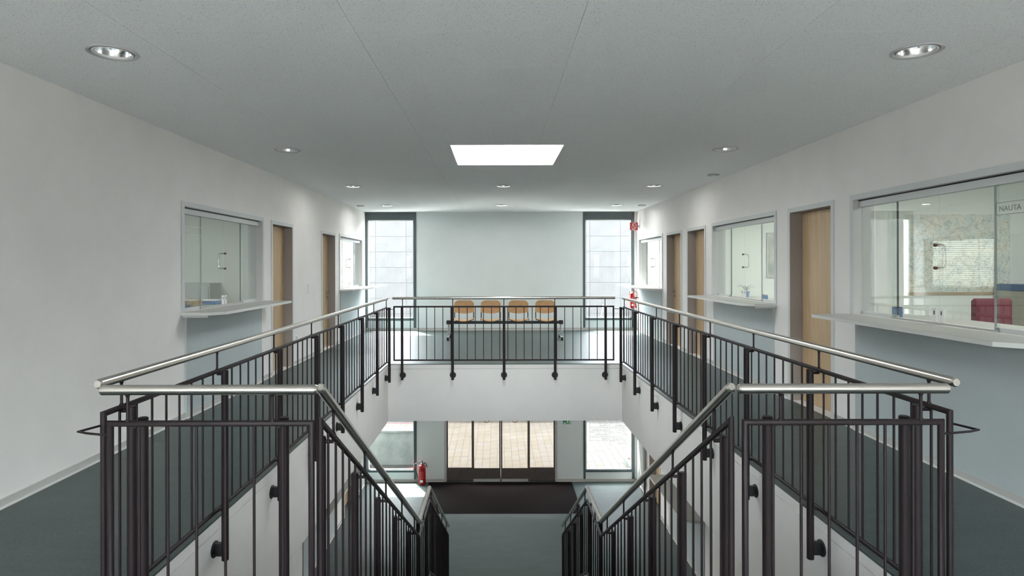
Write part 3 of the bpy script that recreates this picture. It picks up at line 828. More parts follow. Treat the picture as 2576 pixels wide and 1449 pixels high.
cbox(SX0, SX1, y1e, yl1+.02, zl-.0299, zl, c=.004).build('landing', 'lino', st)

def stair_railing(name, label, xr, xp, xw, sgn):
    t = thing(name, label, 'railing', (xr, 5.8, zl))
    A = (2.528, 1.045); B = (5.70, -.842); C = (6.58, -.842); D = (9.10, -2.333)
    def hz(y):
        for p, q in ((A,B),(B,C),(C,D)):
            if y <= q[0]: return p[1] + (q[1]-p[1])*(y-p[0])/(q[0]-p[0])
        return D[1]
    off = lambda d: [(xr, y, z-d) for y, z in (A,B,C,D)]
    handrail(t, off(0))
    top = [(xr, y, z-.137) for y, z in (A,B,C,D)]; bot = [(xr, y, z-.916) for y, z in (A,B,C,D)]
    top[-1] = (xr, 9.06, hz(9.06)-.137); bot[-1] = (xr, 9.06, hz(9.06)-.916)
    frame_loop(t, top + bot[::-1])
    y = 2.528 + .115
    while y < 9.02:
        baluster(t, xr, y, hz(y)-.916, hz(y)-.137); y += .1255
    for y in (2.73, 3.37, 4.01, 4.68, 5.385, 6.05, 6.75, 7.41, 8.06, 8.72):
        z = hz(y)
        post(t, xp, y, z-.137, z-1.21, (sgn,0,0), abs(xw-xp), (xr-xp,0,0), name)
        rod(t, xr, y, z-.127, z-.020)
    return t
stair_railing('stair_railing', 'sloping stair railing on the left side of the steps', -.735, -.790, SX0, 1)
stair_railing('stair_balustrade', 'sloping stair railing on the right side of the steps', .972, 1.027, SX1, -1)

# ------------------------------------------------------------------ offices behind the service windows
def room(tag_, x0, x1, y0, y1, z, h=2.75, m='office_wall'):
    w = shell('wall_office_' + tag_, ((x0+x1)/2, (y0+y1)/2, z))
    box(x0, x1, y0, y0+.05, z, z+h).build('partition', m, w); 
    if y1 < YB: box(x0, x1, y1-.05, y1, z, z+h).build('partition', m, w)
    outer = x0 if abs(x0) > abs(x1) else x1
    box(outer-.05, outer+.05, y0+.05, y1-.05, z, z+h-.05).build('outer_wall', m, w)
    box(x0, x1, y0+.05, y1-.05, z+h-.05, z+h).build('office_ceiling', 'wall', w)
    if z > -1: box(x0, x1, y0+.05, y1-.05, z-.05, z-.001).build('office_floor', 'desk', w)
    return w
LX0, LX1 = OFX0+.1, WL-WT; RX0, RX1 = WR+WT, OFX1-.1
room('north', RX0, RX1, -1.0, 7.2, 0); room('middle', RX0, RX1, 7.2, 10.98, 0); room('rear', RX0, RX1, 10.98, YB, 0)
room('west', LX0, LX1, 3.4, 9.75, 0); room('corner', LX0, LX1, 9.75, YB, 0)
room('lower_right', RX0, RX1, 8.0, YB, GZ); room('lower_left', LX0, LX1, 8.0, YB, GZ)
def office_fill_lamp(x, y, z, label, lx=1.2, ly=.6, m='office_fill_lamp'):  # lamp added to light the office, standing in for its daylight
    t = thing('office_fill_lamp', label, 'ceiling light', (x, y, z-.05))
    box(x-lx/2, x+lx/2, y-ly/2, y+ly/2, z-.045, z-.02).build('diffuser', m, t)
    f = MB()
    for a in ((x-lx/2-.02, x-lx/2, y-ly/2-.02, y+ly/2+.02), (x+lx/2, x+lx/2+.02, y-ly/2-.02, y+ly/2+.02), (x-lx/2, x+lx/2, y-ly/2-.02, y-ly/2), (x-lx/2, x+lx/2, y+ly/2, y+ly/2+.02)): f.box(*a, z-.05, z-.001)
    f.build('housing', 'white', t)
office_fill_lamp(5.3, 4.6, 2.70, 'added rectangular fill lamp in the office with the wall map')
office_fill_lamp(5.2, 8.8, 2.70, 'added rectangular fill lamp in the office with the blue flower pot')
office_fill_lamp(5.2, 13.0, 2.70, 'added rectangular fill lamp in the far right office with blinds')
office_fill_lamp(-5.2, 7.0, 2.70, 'added rectangular fill lamp in the left office nearest the stairs', m='office_fill_lamp_dim')
office_fill_lamp(-5.2, 13.0, 2.70, 'added rectangular fill lamp in the far left office with blinds')
# inner counters behind the glass
def inner_counter(side, y0, y1, label):
    fx, s = side_geo(side)
    t = thing('office_counter', label, 'counter', (fx+s*.42, (y0+y1)/2, 0))
    cbox(fx+s*.205, fx+s*.72, y0-.1, y1-.02, WZ0-.045, WZ0-.015, c=.003).build('counter_top', 'shelf', t)
    for yy in (y0-.06, y1-.1): box(fx+s*.24, fx+s*.68, yy, yy+.03, 0.0, WZ0-.0455).build('side_panel', 'desk', t)
    box(fx+s*.25, fx+s*.27, y0-.03, y1-.1, .12, WZ0-.0455).build('front_panel', 'desk', t)
    return WZ0-.015
ctz = inner_counter('R', *WIN_R[0], 'grey inner counter behind the lettered window with a mug on it')
inner_counter('R', *WIN_R[1], 'grey inner counter behind glass carrying the blue flower pot')
inner_counter('L', *WIN_L[0], 'grey inner counter behind the left service window nearest the stairs')

# near right office
mp = thing('wall_map', 'large pale road map pinned to the office wall', 'map', (5.42, 7.13, 1.2))
box(4.80, 6.03, 7.142, 7.148, 1.20, 2.15).build('map_sheet', 'map', mp)
box(4.80, 6.03, 7.140, 7.1415, 1.20, 1.235).build('map_legend', 'cardboard', mp)
box(4.78, 6.05, 7.138, 7.149, 2.15, 2.165).build('hanging_rail', 'white', mp)
ch = thing('office_chair', 'burgundy upholstered office chair by the wall map', 'chair', (4.92, 6.05, 0))
cbox(4.72, 5.12, 6.02, 6.08, .68, 1.22, c=.025).build('backrest', 'burgundy', ch)
cbox(4.70, 5.14, 6.08, 6.52, .42, .50, c=.025).build('seat', 'burgundy', ch)
box(4.89, 4.95, 6.03, 6.10, .44, .70).build('back_bar', 'black', ch)
MB().cyl((4.92,6.30,.09),(4.92,6.30,.42),.025,12).build('gas_lift', 'black', ch)
for k in range(5):
    t_ = 2*math.pi*k/5+.3; px_, py_ = 4.92+.28*math.cos(t_), 6.30+.28*math.sin(t_)
    lg = MB().tube([(4.92,6.30,.09),(px_,py_,.07)], .016, 8).build('base_leg', 'black', ch)
    MB().cyl((px_-.012*math.sin(t_),py_+.012*math.cos(t_),.028),(px_+.012*math.sin(t_),py_-.012*math.cos(t_),.028),.028,12).build('castor', 'black', lg)
cb = thing('filing_cabinet', 'grey filing cabinet with blue top beside the wall map', 'cabinet', (6.25, 6.85, 0))
cbox(5.82, 6.62, 6.60, 7.10, 0, 1.26, c=.004).build('body', 'cabinet', cb)
box(5.82, 6.62, 6.60, 7.10, 1.2605, 1.335).build('top_box', 'blue', cb)
for k in range(3):
    d_ = cbox(5.84, 6.60, 6.585, 6.5995, .06+.40*k, .43+.40*k, c=.002).build('drawer', 'cabinet', cb)
    box(6.12, 6.32, 6.57, 6.585, .34+.40*k, .36+.40*k).build('drawer_pull', 'steel', d_)
def mug(x, y, z, label, r=.042, h=.095, body='blue', cup=False):
    t = thing('paper_cup' if cup else 'mug', label, 'cup', (x, y, z))
    if cup:
        MB().lathe((x,y,z), [(.030,0),(.042,.115),(.039,.115),(.028,.004)], 24).build('cup_body', body, t)
        MB().lathe((x,y,z+.1155), [(.045,0),(.045,.012),(.038,.020)], 24).build('lid', 'white', t)
    else:
        MB().lathe((x,y,z), [(r*.96,0),(r,.006),(r,h),(r-.004,h),(r-.005,.006)], 24).build('cup_body', body, t)
        MB().tube([(x,y-r,z+h*.8),(x,y-r-.022,z+h*.75),(x,y-r-.028,z+h*.5),(x,y-r-.020,z+h*.27),(x,y-r,z+h*.22)], .005, 8).build('cup_handle', body, t)
mug(3.66, 5.56, ctz, 'blue mug on the counter behind the large lettered window')
mug(3.70, 4.20, ctz, 'brown paper cup with white lid behind the lettered window', body='brown', cup=True)

# middle right office
pc = thing('wall_picture', 'tall grey abstract picture on the wall of the middle office', 'picture', (5.15, 10.91, 1.36))
box(4.86, 5.44, 10.905, 10.925, 1.36, 2.12).build('canvas', 'picture', pc)
fr = MB()
for a in ((4.84,4.86,1.34,2.14),(5.44,5.46,1.34,2.14),(4.86,5.44,1.34,1.36),(4.86,5.44,2.12,2.14)): fr.box(a[0],a[1],10.90,10.929,a[2],a[3])
fr.build('picture_frame', 'frame', pc)
pt = thing('potted_plant', 'blue flower pot with pale spiky leaves on the office counter', 'plant', (3.80, 9.28, ctz))
MB().lathe((3.80,9.28,ctz), [(.040,0),(.052,.075),(.055,.085),(.048,.085),(.044,.07)], 24).build('pot', 'pot_blue', pt)
random.seed(3)
for k in range(9):
    t_ = 2*math.pi*k/9 + random.uniform(-.2,.2); l_ = random.uniform(.10,.17); up = random.uniform(.06,.13)
    c_ = Vector((3.80,9.28,ctz+.07)); d = Vector((math.cos(t_), math.sin(t_), 0)); sdv = Vector((-d.y, d.x, 0))
    pts = [c_, c_+d*l_*.35+Vector((0,0,up*.8)), c_+d*l_*.75+Vector((0,0,up)), c_+d*l_+Vector((0,0,up*.85))]
    wd = [.006, .010, .007, .001]
    lf = MB(); vs = []
    for p_, w_ in zip(pts, wd): vs += [p_-sdv*w_, p_+sdv*w_, p_+Vector((0,0,-.003))]
    fs = []
    for i in range(3): fs += [(3*i,3*i+1,3*i+4,3*i+3),(3*i+1,3*i+2,3*i+5,3*i+4),(3*i+2,3*i,3*i+3,3*i+5)]
    lf.add(vs, fs).build('leaf', 'leaf', pt)
jr = thing('glass_jar', 'small pale blue jar on the counter beside the flower pot', 'jar', (3.80, 8.62, ctz))
MB().lathe((3.80,8.62,ctz), [(.038,0),(.040,.055),(.036,.060),(.034,.058)], 24).build('jar_body', 'pot_blue', jr)
MB().lathe((3.80,8.62,ctz+.0605), [(.041,0),(.041,.014),(.03,.020)], 24).build('jar_lid', 'white', jr)
ds = thing('dish', 'shallow teal dish on the counter beyond the flower pot', 'dish', (3.86, 9.46, ctz))
MB().lathe((3.86,9.46,ctz), [(.03,0),(.034,.045),(.030,.05)], 20).build('foot', 'teal', ds)
MB().lathe((3.86,9.46,ctz+.0505), [(.03,0),(.065,.025),(.068,.030),(.062,.030)], 24).build('bowl', 'teal', ds)
dwd = thing('driftwood_ornament', 'gnarled driftwood ornament at the counter end by the near pane', 'ornament', (3.88, 7.95, ctz))
MB().cbox(3.82, 3.94, 7.86, 8.04, ctz, ctz+.02, c=.004).build('plinth', 'brown', dwd)
for pts, r_ in (([(3.88,7.90,ctz+.02),(3.87,7.92,ctz+.09),(3.89,7.97,ctz+.13),(3.87,7.94,ctz+.22)], .016), ([(3.88,8.0,ctz+.02),(3.89,7.99,ctz+.08),(3.88,8.03,ctz+.13)], .014), ([(3.88,7.91,ctz+.07),(3.90,7.87,ctz+.12),(3.89,7.85,ctz+.17)], .010)):
    MB().tube(pts, r_, 8, cap=.008).build('branch', 'driftwood', dwd)

# left office
fl = thing('flower_bowl', 'red and cream dried flowers in a blue tray behind glass', 'flowers', (-3.66, 6.95, ctz))
cbox(-3.76, -3.56, 6.83, 7.07, ctz, ctz+.035, c=.008).build('tray', 'blue', fl)
for k in range(14):
    t_ = random.uniform(0, 6.28); r_ = random.uniform(0,.08); x_, y_ = -3.66+r_*math.cos(t_), 6.95+r_*math.sin(t_)
    MB().lathe((x_,y_,ctz+.035+random.uniform(0,.05)), [(.004,0),(.022,.012),(.028,.028),(.018,.042),(.004,.046)], 8).build('blossom', 'flower', fl)
bx_ = thing('cardboard_box', 'small tan cardboard box on the counter behind the left window', 'box', (-3.70, 7.32, ctz))
cbox(-3.80, -3.60, 7.22, 7.44, ctz, ctz+.075, c=.003).build('box_body', 'cardboard', bx_)
box(-3.801, -3.599, 7.32, 7.345, ctz+.0752, ctz+.0758).build('tape', 'paper', bx_)
lt = thing('letter_tray', 'stacked metal letter tray on the counter behind the left window', 'tray', (-3.74, 6.55, ctz))
for k in range(2):
    z_ = ctz + .04 + .075*k
    box(-3.88, -3.60, 6.42, 6.68, z_, z_+.006).build('tray_shelf', 'steel', lt)
for (x_, y_) in ((-3.87,6.43),(-3.61,6.43),(-3.87,6.67),(-3.61,6.67)): MB().cyl((x_,y_,ctz),(x_,y_,ctz+.14),.005,8).build('tray_post', 'steel', lt)
bd = thing('blue_binder', 'flat blue binder lying behind the left service window', 'binder', (-3.70, 7.85, ctz))
cbox(-3.84, -3.56, 7.68, 8.02, ctz, ctz+.045, c=.004).build('cover', 'pot_blue', bd)
box(-3.835, -3.57, 7.69, 8.01, ctz+.046, ctz+.05).build('papers', 'paper', bd)
cup = thing('wall_cupboard', 'pale cupboard against the far wall of the left office', 'cupboard', (-5.0, 9.5, 0))
cbox(-5.9, -4.4, 9.32, 9.695, 0, 1.30, c=.004).build('body', 'desk', cup)
for x_ in (-5.88, -5.14):
    d_ = cbox(x_, x_+.72, 9.303, 9.3195, .06, 1.26, c=.002).build('door', 'desk', cup)
    box(x_+.33, x_+.40, 9.288, 9.303, .62, .74).build('pull', 'steel', d_)

# rear offices: windows with venetian blinds
def blind_window(i, x0, x1, z0, z1, label):
    w = shell('window_%d' % i, ((x0+x1)/2, YB+.08, z0))
    f = MB(); q = .05
    f.box(x0, x0+q, YB+.05, YB+.12, z0, z1).box(x1-q, x1, YB+.05, YB+.12, z0, z1).box(x0+q, x1-q, YB+.05, YB+.12, z0, z0+q).box(x0+q, x1-q, YB+.05, YB+.12, z1-q, z1)
    f.build('window_frame', 'white', w)
    box(x0+q, x1-q, YB+.08, YB+.086, z0+q, z1-q).build('pane', 'glass_clear', w)
    t = thing('venetian_blind', label, 'blind', ((x0+x1)/2, YB-.04, z0))
    cbox(x0, x1, YB-.07, YB-.02, z1-.02, z1+.02, c=.003).build('head_rail', 'white', t)
    z = z0+.03; s0 = None
    cx_ = (x0+x1)/2
    while z < z1-.04:
        if s0 is None:
            mb = MB(); a = R(-52); hw = .025
            dy, dz = math.cos(a)*hw, math.sin(a)*hw
            vs = []
            for xx in (x0, x1): vs += [(xx,YB-.045-dy,z-dz),(xx,YB-.045,z+.003),(xx,YB-.045+dy,z+dz),(xx,YB-.045+dy,z+dz-.0012),(xx,YB-.045,z+.0018),(xx,YB-.045-dy,z-dz-.0012)]
            mb.add(vs, [(0,1,2,3,4,5)[::-1], (6,7,8,9,10,11)] + [(i_, (i_+1)%6, 6+(i_+1)%6, 6+i_) for i_ in range(6)])
            s0 = mb.build('slat', 'slat', t, origin=(cx_, YB-.045, z))
        else: inst(s0, 'slat', (cx_, YB-.045, z), t)
        z += .0465
    for xx in (x0+.15, x1-.15): MB().cyl((xx,YB-.075,z0),(xx,YB-.075,z1),.002,6).build('cord', 'white', t)
blind_window(30, 3.62, 5.6, .95, 2.35, 'white venetian blind in the far right office window')
blind_window(31, -5.4, -3.42, .95, 2.35, 'white venetian blind in the far left office window')

# ------------------------------------------------------------------ objects in the hall
# beam seating
Yc = 12.98
bn = thing('beam_bench', 'four seat waiting bench of beech shells on a black beam', 'bench', (.165, Yc, 0))
cbox(-1.02, 1.35, Yc-.03, Yc+.03, .325, .385, c=.004).build('beam', 'black', bn)
for x in (-1.035, 1.365): cbox(x-.045, x+.045, Yc-.04, Yc+.04, .315, .40, c=.012).build('end_cap', 'black', bn)
for x in (-1.03, 1.36):
    lg = MB().cyl((x,Yc,.065),(x,Yc,.315),.024,14).build('leg', 'chrome', bn)
    ft = MB().tube([(x,Yc-.27,.045),(x,Yc-.05,.06),(x,Yc+.05,.06),(x,Yc+.27,.045)], .02, 12, cap=.008).build('foot', 'chrome', lg)
    for yy in (Yc-.265, Yc+.265): MB().lathe((x,yy,0), [(.022,0),(.024,.008),(.026,.05),(.018,.068)], 12).build('foot_pad', 'black', lg)
shell_src = None
def seat_parts(x):
    # backrest: curved shell, rounded top, bowed lower edge
    n, m = 28, 7; vs = []; fs = []
    def outline(u):   # u -1..1 -> z bottom, z top
        top = .815 - .07*max(0, (abs(u)-.55)/.45)**2.4; bot = .565 - .035*math.cos(u*math.pi/2) + .0*abs(u); return bot, top
    for sd in (0, 1):
        for i in range(n+1):
            u = -1+2*i/n; b, t = outline(u)
            for j in range(m+1):
                z = b+(t-b)*j/m
                vs.append((x+u*.215, Yc+.17 + .10*(z-.5) - .045*u*u*1.0 + sd*.012, z))
    K = (n+1)*(m+1); id_ = lambda s,i,j: s*K+i*(m+1)+j
    for i in range(n):
        for j in range(m):
            fs += [(id_(0,i,j),id_(0,i+1,j),id_(0,i+1,j+1),id_(0,i,j+1)), (id_(1,i,j),id_(1,i,j+1),id_(1,i+1,j+1),id_(1,i+1,j))]
        fs += [(id_(0,i,0),id_(1,i,0),id_(1,i+1,0),id_(0,i+1,0)), (id_(0,i,m),id_(0,i+1,m),id_(1,i+1,m),id_(1,i,m))]
    for j in range(m): fs += [(id_(0,0,j),id_(0,0,j+1),id_(1,0,j+1),id_(1,0,j)), (id_(0,n,j),id_(1,n,j),id_(1,n,j+1),id_(0,n,j+1))]
    back = MB().add(vs, fs)
    # seat: dished shell
    vs = []; fs = []; n2, m2 = 14, 8
    for sd in (0, 1):
        for i in range(n2+1):
            u = -1+2*i/n2
            for j in range(m2+1):
                v = j/m2; wv = .222 - .03*(1-v)**6*2
                yy = Yc-.235 + v*.44
                z = .425 + .030*abs(u)**2.2 - .02*(v) - .035*max(0,.25-v)/.25*.6 - sd*.012
                vs.append((x+u*wv, yy + .0*abs(u), z))
    K2 = (n2+1)*(m2+1); id2 = lambda s,i,j: s*K2+i*(m2+1)+j
    for i in range(n2):
        for j in range(m2): fs += [(id2(0,i,j),id2(0,i+1,j),id2(0,i+1,j+1),id2(0,i,j+1)), (id2(1,i,j),id2(1,i,j+1),id2(1,i+1,j+1),id2(1,i+1,j))]
        fs += [(id2(0,i,0),id2(1,i,0),id2(1,i+1,0),id2(0,i+1,0)), (id2(0,i,m2),id2(0,i+1,m2),id2(1,i+1,m2),id2(1,i,m2))]
    for j in range(m2): fs += [(id2(0,0,j),id2(0,0,j+1),id2(1,0,j+1),id2(1,0,j)), (id2(0,n2,j),id2(1,n2,j),id2(1,n2,j+1),id2(0,n2,j+1))]
    seat = MB().add(vs, fs)
    brk = MB().box(x-.17, x+.17, Yc-.12, Yc+.12, .385, .398)
    return seat, back, brk
for x in (-.71, -.135, .462, 1.042):
    seat, back, brk = seat_parts(x)
    st_ = seat.build('seat', 'beech', bn)
    bk = back.build('backrest', 'beech', bn)
    brk.build('seat_bracket', 'black', st_)
    for u in (-1, 1):
        xx = x+u*.205
        MB().tube([(xx,Yc-.20,.425),(xx,Yc+.10,.412),(xx,Yc+.150,.44),(xx,Yc+.182,.64)], .011, 8, cap=.004).build('seat_tube', 'black', st_)

# fire extinguishers
def extinguisher(x, y, z, label, r, h, hose_dir=-1, wall=None):
    t = thing('fire_extinguisher', label, 'extinguisher', (x, y, z))
    MB().lathe((x,y,z), [(r*.80,0),(r*.97,.010),(r,.025),(r,h*.74),(r*.93,h*.79),(r*.70,h*.83),(r*.34,h*.86)], 28).build('cylinder', 'red', t)
    MB().lathe((x,y,z+h*.855), [(r*.40,0),(r*.40,h*.05),(r*.30,h*.07)], 20).build('collar', 'chrome', t)
    MB().lathe((x,y,z+h*.926), [(r*.12,0),(r*.12,h*.05),(r*.22,h*.055),(r*.20,h*.074)], 12).build('plunger', 'brown', t)
    d = hose_dir
    MB().tube([(x-d*r*.25,y,z+h*.905),(x-d*r*.85,y,z+h*.92),(x-d*r*1.15,y,z+h*.86),(x-d*r*1.45,y,z+h*.73)], r*.11, 8).build('lever', 'black', t)
    MB().tube([(x+d*r*.3,y,z+h*.91),(x+d*r*1.1,y,z+h*.925),(x+d*r*1.9,y,z+h*.88),(x+d*r*2.25,y,z+h*.78),(x+d*r*2.05,y,z+h*.66),(x+d*r*1.45,y,z+h*.45),(x+d*r*1.18,y,z+h*.26)], r*.11, 8).build('hose', 'black', t)
    if wall is None: MB().cyl((x+d*r*2.05,y,z+h*.72),(x+d*r*3.6,y,z+h*.68),r*.17,10,r*.12).build('nozzle', 'red', t)
    else: MB().cyl((x+d*r*1.7,y,z+h*.02),(x+d*r*1.25,y,z+h*.40),r*.32,10,r*.14).build('nozzle', 'red', t)
    for zz, hh, m_ in ((.13,.10,'white'),(.26,.34,'grey_plastic')):
        mb = MB(); n = 8
        vs = []
        a0, a1 = (-2.05, -1.25) if m_ == 'white' else (-2.2, -.95)
        for q in range(n+1):
            a = a0+(a1-a0)*q/n
            for rr in (r+.0006, r+.0016):
                for z_ in (z+h*zz, z+h*(zz+hh)): vs.append((x+rr*math.cos(a), y+rr*math.sin(a), z_))
        fs = [(0,1,3,2), (4*n,4*n+2,4*n+3,4*n+1)]
        for q in range(n):
            b = 4*q; fs += [(b+2,b+3,b+7,b+6),(b,b+4,b+5,b+1),(b,b+2,b+6,b+4),(b+1,b+5,b+7,b+3)]
        mb.add(vs, fs).build('label_sticker', m_ if m_ == 'white' else 'red_sign', t)
    if wall is not None:
        box(wall, x+r*.8, y-.03, y+.03, z+h*.55, z+h*.60).build('wall_hook', 'black', t)
    return t
extinguisher(-1.80, 14.57, GZ, 'red fire extinguisher standing on the entrance hall floor', .085, .56)
extinguisher(3.245, 14.60, .54, 'red fire extinguisher hung on the wall under the red sign', .055, .44, 1, wall=WR)
sg = thing('extinguisher_sign', 'square red sign with white extinguisher symbol projecting from wall', 'sign', (3.265, 14.5, 2.40))
box(3.17, 3.365, 14.498, 14.502, 2.40, 2.595).build('sign_plate', 'red_sign', sg)
bd_ = MB()
for a in ((3.17,3.365,2.40,2.405),(3.17,3.365,2.59,2.595),(3.17,3.175,2.405,2.59),(3.36,3.365,2.405,2.59)): bd_.box(a[0],a[1],14.4965,14.4979,a[2],a[3])
bd_.build('sign_border', 'white', sg)
MB().tube([(3.225,14.4965,2.425),(3.225,14.4965,2.51),(3.235,14.4965,2.53),(3.262,14.4965,2.53),(3.272,14.4965,2.51),(3.272,14.4965,2.425)], .006, 6, closed=True).build('bottle_symbol', 'white', sg)
MB().tube([(3.235,14.4965,2.535),(3.245,14.4965,2.562),(3.285,14.4965,2.57),(3.318,14.4965,2.545),(3.322,14.4965,2.50),(3.305,14.4965,2.46),(3.288,14.4965,2.44)], .007, 6).build('hose_symbol', 'white', sg)
box(3.365, WR, 14.496, 14.504, 2.47, 2.53).build('wall_bracket', 'frame', sg)
# entrance mat
mt_ = thing('entrance_mat', 'large dark brown entrance mat inside the sliding doors', 'doormat', (.08, 13.77, GZ))
cbox(-1.65, 1.79, 12.84, 14.69, GZ, GZ+.010, c=.003).build('pile', 'mat_pile', mt_)
fr = MB()
for a in ((-1.665,-1.65,12.825,14.69),(1.79,1.805,12.825,14.69),(-1.65,1.79,12.825,12.84)): fr.box(a[0],a[1],a[2],a[3],GZ,GZ+.006)
fr.build('edge_strip', 'black', mt_)
# exit sign and switches beside the entrance
ex = thing('exit_sign', 'green emergency exit sign on the pier beside the entrance doors', 'sign', (1.69, YB-.015, -2.275))
cbox(1.595, 1.785, YB-.014, YB-.001, -2.275, -2.155, c=.002).build('sign_plate', 'green_sign', ex)
# running figure, arrow and door leaf in white
def plate(parent, name, pts, y):
    n = len(pts); vs = [(x,y,z) for x,z in pts]+[(x,y-.001,z) for x,z in pts]
    MB().add(vs, [tuple(range(n)), tuple(range(2*n-1,n-1,-1))]+[(i,(i+1)%n,n+(i+1)%n,n+i) for i in range(n)]).build(name, 'white', parent)
y_ = YB-.0145
plate(ex, 'door_symbol', [(1.745,-2.265),(1.775,-2.265),(1.775,-2.165),(1.745,-2.165)], y_)
plate(ex, 'figure_symbol', [(1.685,-2.262),(1.695,-2.262),(1.702,-2.225),(1.722,-2.26),(1.733,-2.26),(1.712,-2.21),(1.718,-2.185),(1.70,-2.180),(1.683,-2.205)], y_)
MB().lathe((1.712,y_,-2.172), [(.009,0),(.009,.001),(.006,.0012)], 12, axis=(0,-1,0)).build('head_symbol', 'white', ex)
plate(ex, 'arrow_symbol', [(1.61,-2.265),(1.665,-2.265),(1.665,-2.245),(1.638,-2.225),(1.61,-2.245)], y_)
def switch_box(name, label, cat, c, n, size=(.08,.08), group=None):
    t = thing(name, label, cat, c, group); n = Vector(n); sd = Vector((-n.y, n.x, 0))
    def pb(w, h, d0, d1, zc=0): 
        a = Vector(c)+sd*w/2+n*d0; b = Vector(c)-sd*w/2+n*d1
        return MB().cbox(a.x, b.x, a.y, b.y, c[2]+zc-h/2, c[2]+zc+h/2, c=.0015)
    pb(size[0], size[1], 0, .010).build('cover_plate', 'white', t)
    if cat == 'socket':
        MB().lathe(Vector(c)+n*.0102, [(.022,.002),(.022,0),(.018,0),(.017,.0015)], 16, axis=tuple(n)).build('socket_well', 'grey_plastic', t)
    else: pb(size[0]*.72, size[1]*.72, .0101, .014).build('rocker', 'white', t)
    return t
switch_box('light_switch', 'white light switch on the wall between the left doors', 'switch', (WL, 10.30, 1.174), (1,0,0), (.08,.16))
switch_box('wall_socket', 'white socket low on the wall next to the nearer left door', 'socket', (WL, 9.66, .42), (1,0,0))
switch_box('wall_socket', 'white socket low on the wall below the left light switch', 'socket', (WL, 10.33, .38), (1,0,0))
switch_box('door_switch', 'small grey switch directly below the exit sign', 'switch', (1.655, YB, -2.36), (0,-1,0), (.06,.03))
switch_box('control_panel', 'pale control box below the small switch beside the entrance doors', 'switch', (1.655, YB, -2.57), (0,-1,0), (.07,.16))
# vertical radiators near the entrance
def radiator(side, label):
    fx, s = side_geo(side)
    t = thing('radiator', label, 'radiator', (fx-s*.06, 14.1, GZ+.12), 'tall ribbed radiators')
    src_ = None
    for k in range(9):
        y = 13.80 + .065*k
        if src_ is None: src_ = MB().cbox(fx-s*.045, fx-s*.085, y, y+.050, GZ+.16, GZ+2.0, c=.008).build('rib', 'radiator', t, origin=(fx-s*.065, y, GZ+.16))
        else: inst(src_, 'rib', (fx-s*.065, y, GZ+.16), t)
    for z in (GZ+.22, GZ+1.92): MB().cbox(fx-s*.02, fx-s*.044, 13.80, 14.37, z, z+.04, c=.004).build('header_pipe', 'radiator', t)
    MB().tube([(fx-s*.06,13.83,GZ+.158),(fx-s*.06,13.83,GZ+.05),(fx-s*.06,13.80,GZ+.04),(fx-s*.0,13.80,GZ+.04)], .010, 8).build('valve_pipe', 'white', t)
    MB().lathe((fx-s*.06,13.83,GZ+.09), [(.018,0),(.022,.01),(.022,.045),(.015,.05)], 12, axis=(0,-1,0)).build('thermostat', 'white', t)
    for z in (GZ+.3, GZ+1.8): MB().box(fx, fx-s*.02, 14.06, 14.10, z-.08, z+.06).build('wall_bracket', 'frame', t)
radiator('R', 'tall ribbed radiator on the right wall of the entrance hall')
radiator('L', 'tall ribbed radiator on the left wall of the entrance hall')

# ------------------------------------------------------------------ outside
og = struct(grid_solid([-40, OFX0-.1, OFX1+.1, 40], [-30, YR-.2, YB+.16, 45], [GZ-.30, GZ-.055],
            lambda x,y,z: not (OFX0-.1 < x < OFX1+.1 and YR-.2 < y < YB+.16)).build('ground_outside', 'gravel_bounce'))  # ground out of view, kept pale to bounce light up to the ceiling
# paving outside, .2 x .4 with staggered courses
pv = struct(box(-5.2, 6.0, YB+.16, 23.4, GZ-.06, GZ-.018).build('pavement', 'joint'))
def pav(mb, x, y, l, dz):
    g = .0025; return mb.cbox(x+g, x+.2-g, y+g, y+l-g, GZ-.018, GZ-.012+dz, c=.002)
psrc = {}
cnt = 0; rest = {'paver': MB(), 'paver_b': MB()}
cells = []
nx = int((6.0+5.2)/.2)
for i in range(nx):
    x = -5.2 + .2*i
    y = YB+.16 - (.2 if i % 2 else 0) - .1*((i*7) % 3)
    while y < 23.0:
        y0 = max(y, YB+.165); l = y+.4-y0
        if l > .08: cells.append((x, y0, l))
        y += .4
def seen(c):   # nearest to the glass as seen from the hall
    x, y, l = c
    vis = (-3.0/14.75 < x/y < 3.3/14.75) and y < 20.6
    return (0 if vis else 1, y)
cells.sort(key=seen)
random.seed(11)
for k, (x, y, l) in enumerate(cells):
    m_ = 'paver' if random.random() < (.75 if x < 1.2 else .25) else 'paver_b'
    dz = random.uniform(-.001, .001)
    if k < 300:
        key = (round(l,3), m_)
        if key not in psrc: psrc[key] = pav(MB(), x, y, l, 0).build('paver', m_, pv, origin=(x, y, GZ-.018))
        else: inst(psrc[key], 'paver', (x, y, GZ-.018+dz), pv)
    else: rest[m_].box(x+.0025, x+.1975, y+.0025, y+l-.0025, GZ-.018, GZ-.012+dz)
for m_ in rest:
    o = rest[m_].build('paver_field', m_, pv); o['kind'] = 'stuff'
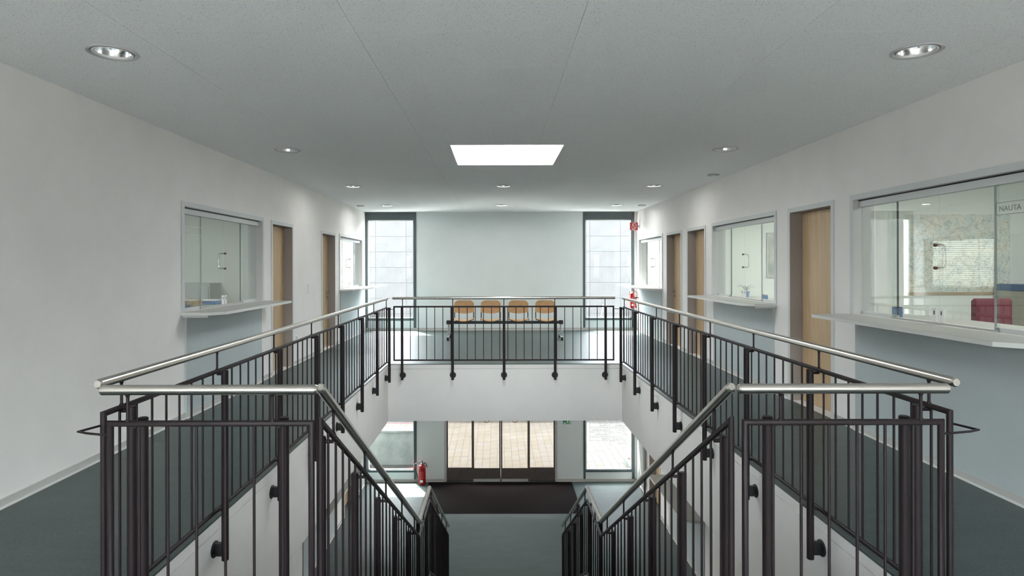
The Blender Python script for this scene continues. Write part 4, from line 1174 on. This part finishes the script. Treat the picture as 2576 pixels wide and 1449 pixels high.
# opposite building with pale cladding panels
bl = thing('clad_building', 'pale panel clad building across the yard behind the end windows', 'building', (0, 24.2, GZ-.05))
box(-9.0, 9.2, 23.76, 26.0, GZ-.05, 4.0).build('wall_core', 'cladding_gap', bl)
c0 = None
for i in range(15):
    for k in range(15):
        x = -4.737 + 1.195*(i-3); z = .308 + .604*(k-7) + .04
        if x < -8.9 or x > 8.0: continue
        if z < GZ or z > 3.5: continue
        if c0 is None: c0 = cbox(x+.004, x+1.191, 23.75, 23.7598, z-.04+.004, z-.04+.600, c=.002).build('cladding_panel', 'cladding', bl, origin=(x, 23.75, z))
        else: inst(c0, 'cladding_panel', (x, 23.75, z), bl)
box(-9.05, 9.25, 23.66, 26.05, 4.0, 4.08).build('roof_edge', 'frame', bl)
# low concrete ramp wall outside the left ground floor window
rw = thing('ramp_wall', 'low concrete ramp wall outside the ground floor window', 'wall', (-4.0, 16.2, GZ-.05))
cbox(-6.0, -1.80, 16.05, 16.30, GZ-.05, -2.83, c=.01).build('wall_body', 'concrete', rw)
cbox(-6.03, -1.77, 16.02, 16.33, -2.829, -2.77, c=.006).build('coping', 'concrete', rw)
MB().tube([(-6.0,16.18,-2.62),(-1.9,16.18,-2.62)], .011, 10, cap=.006).build('guard_rail', 'red_sign', rw)
for x in (-5.6, -4.4, -3.2, -2.1): MB().cyl((x,16.18,-2.77),(x,16.18,-2.62),.012,8).build('guard_post', 'white', rw)
pl_ = thing('planter', 'small concrete planter outside the right ground floor window', 'planter', (3.62, 15.95, GZ-.012))
f = MB()
for a in ((3.36,3.44,15.45,16.2),(3.92,4.0,15.45,16.2),(3.44,3.92,15.45,15.53),(3.44,3.92,16.12,16.2)): f.box(*a, GZ-.005, GZ+.14)
f.build('planter_wall', 'concrete', pl_)
box(3.44, 3.92, 15.53, 16.12, GZ-.004, GZ+.09).build('soil', 'gravel', pl_)

# flat canopy over the entrance, shading the doors
cn = thing('entrance_canopy', 'flat canopy projecting above the entrance doors outside', 'canopy', (.4, 15.7, -.95))
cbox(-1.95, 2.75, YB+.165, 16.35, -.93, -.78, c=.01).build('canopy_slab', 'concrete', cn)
box(-1.96, 2.76, 16.35, 16.37, -.95, -.76).build('edge_trim', 'frame', cn)
for x in (-1.8, 2.6): MB().tube([(x,16.1,-.78),(x,YB+.17,.6)], .012, 8).build('tie_rod', 'steel', cn)

# fill lamps added out of view under the slab to brighten the ground floor
for x, y, lb in ((-1.35, 11.4, 'added round fill lamp under the slab on the left of the entrance mat'), (.12, 11.4, 'added round fill lamp under the slab in line with the entrance doors'), (1.60, 11.4, 'added round fill lamp under the slab on the right of the entrance mat')):
    t = thing('soffit_fill_lamp', lb, 'ceiling light', (x, y, SOF-.07), 'added fill lamps under the slab')
    MB().lathe((x,y,SOF), [(.17,0),(.17,-.055),(.155,-.060)], 28).build('housing', 'white', t)
    MB().lathe((x,y,SOF-.0605), [(.150,0),(.140,-.008),(.08,-.012)], 28).build('diffuser', 'soffit_fill_lamp', t)
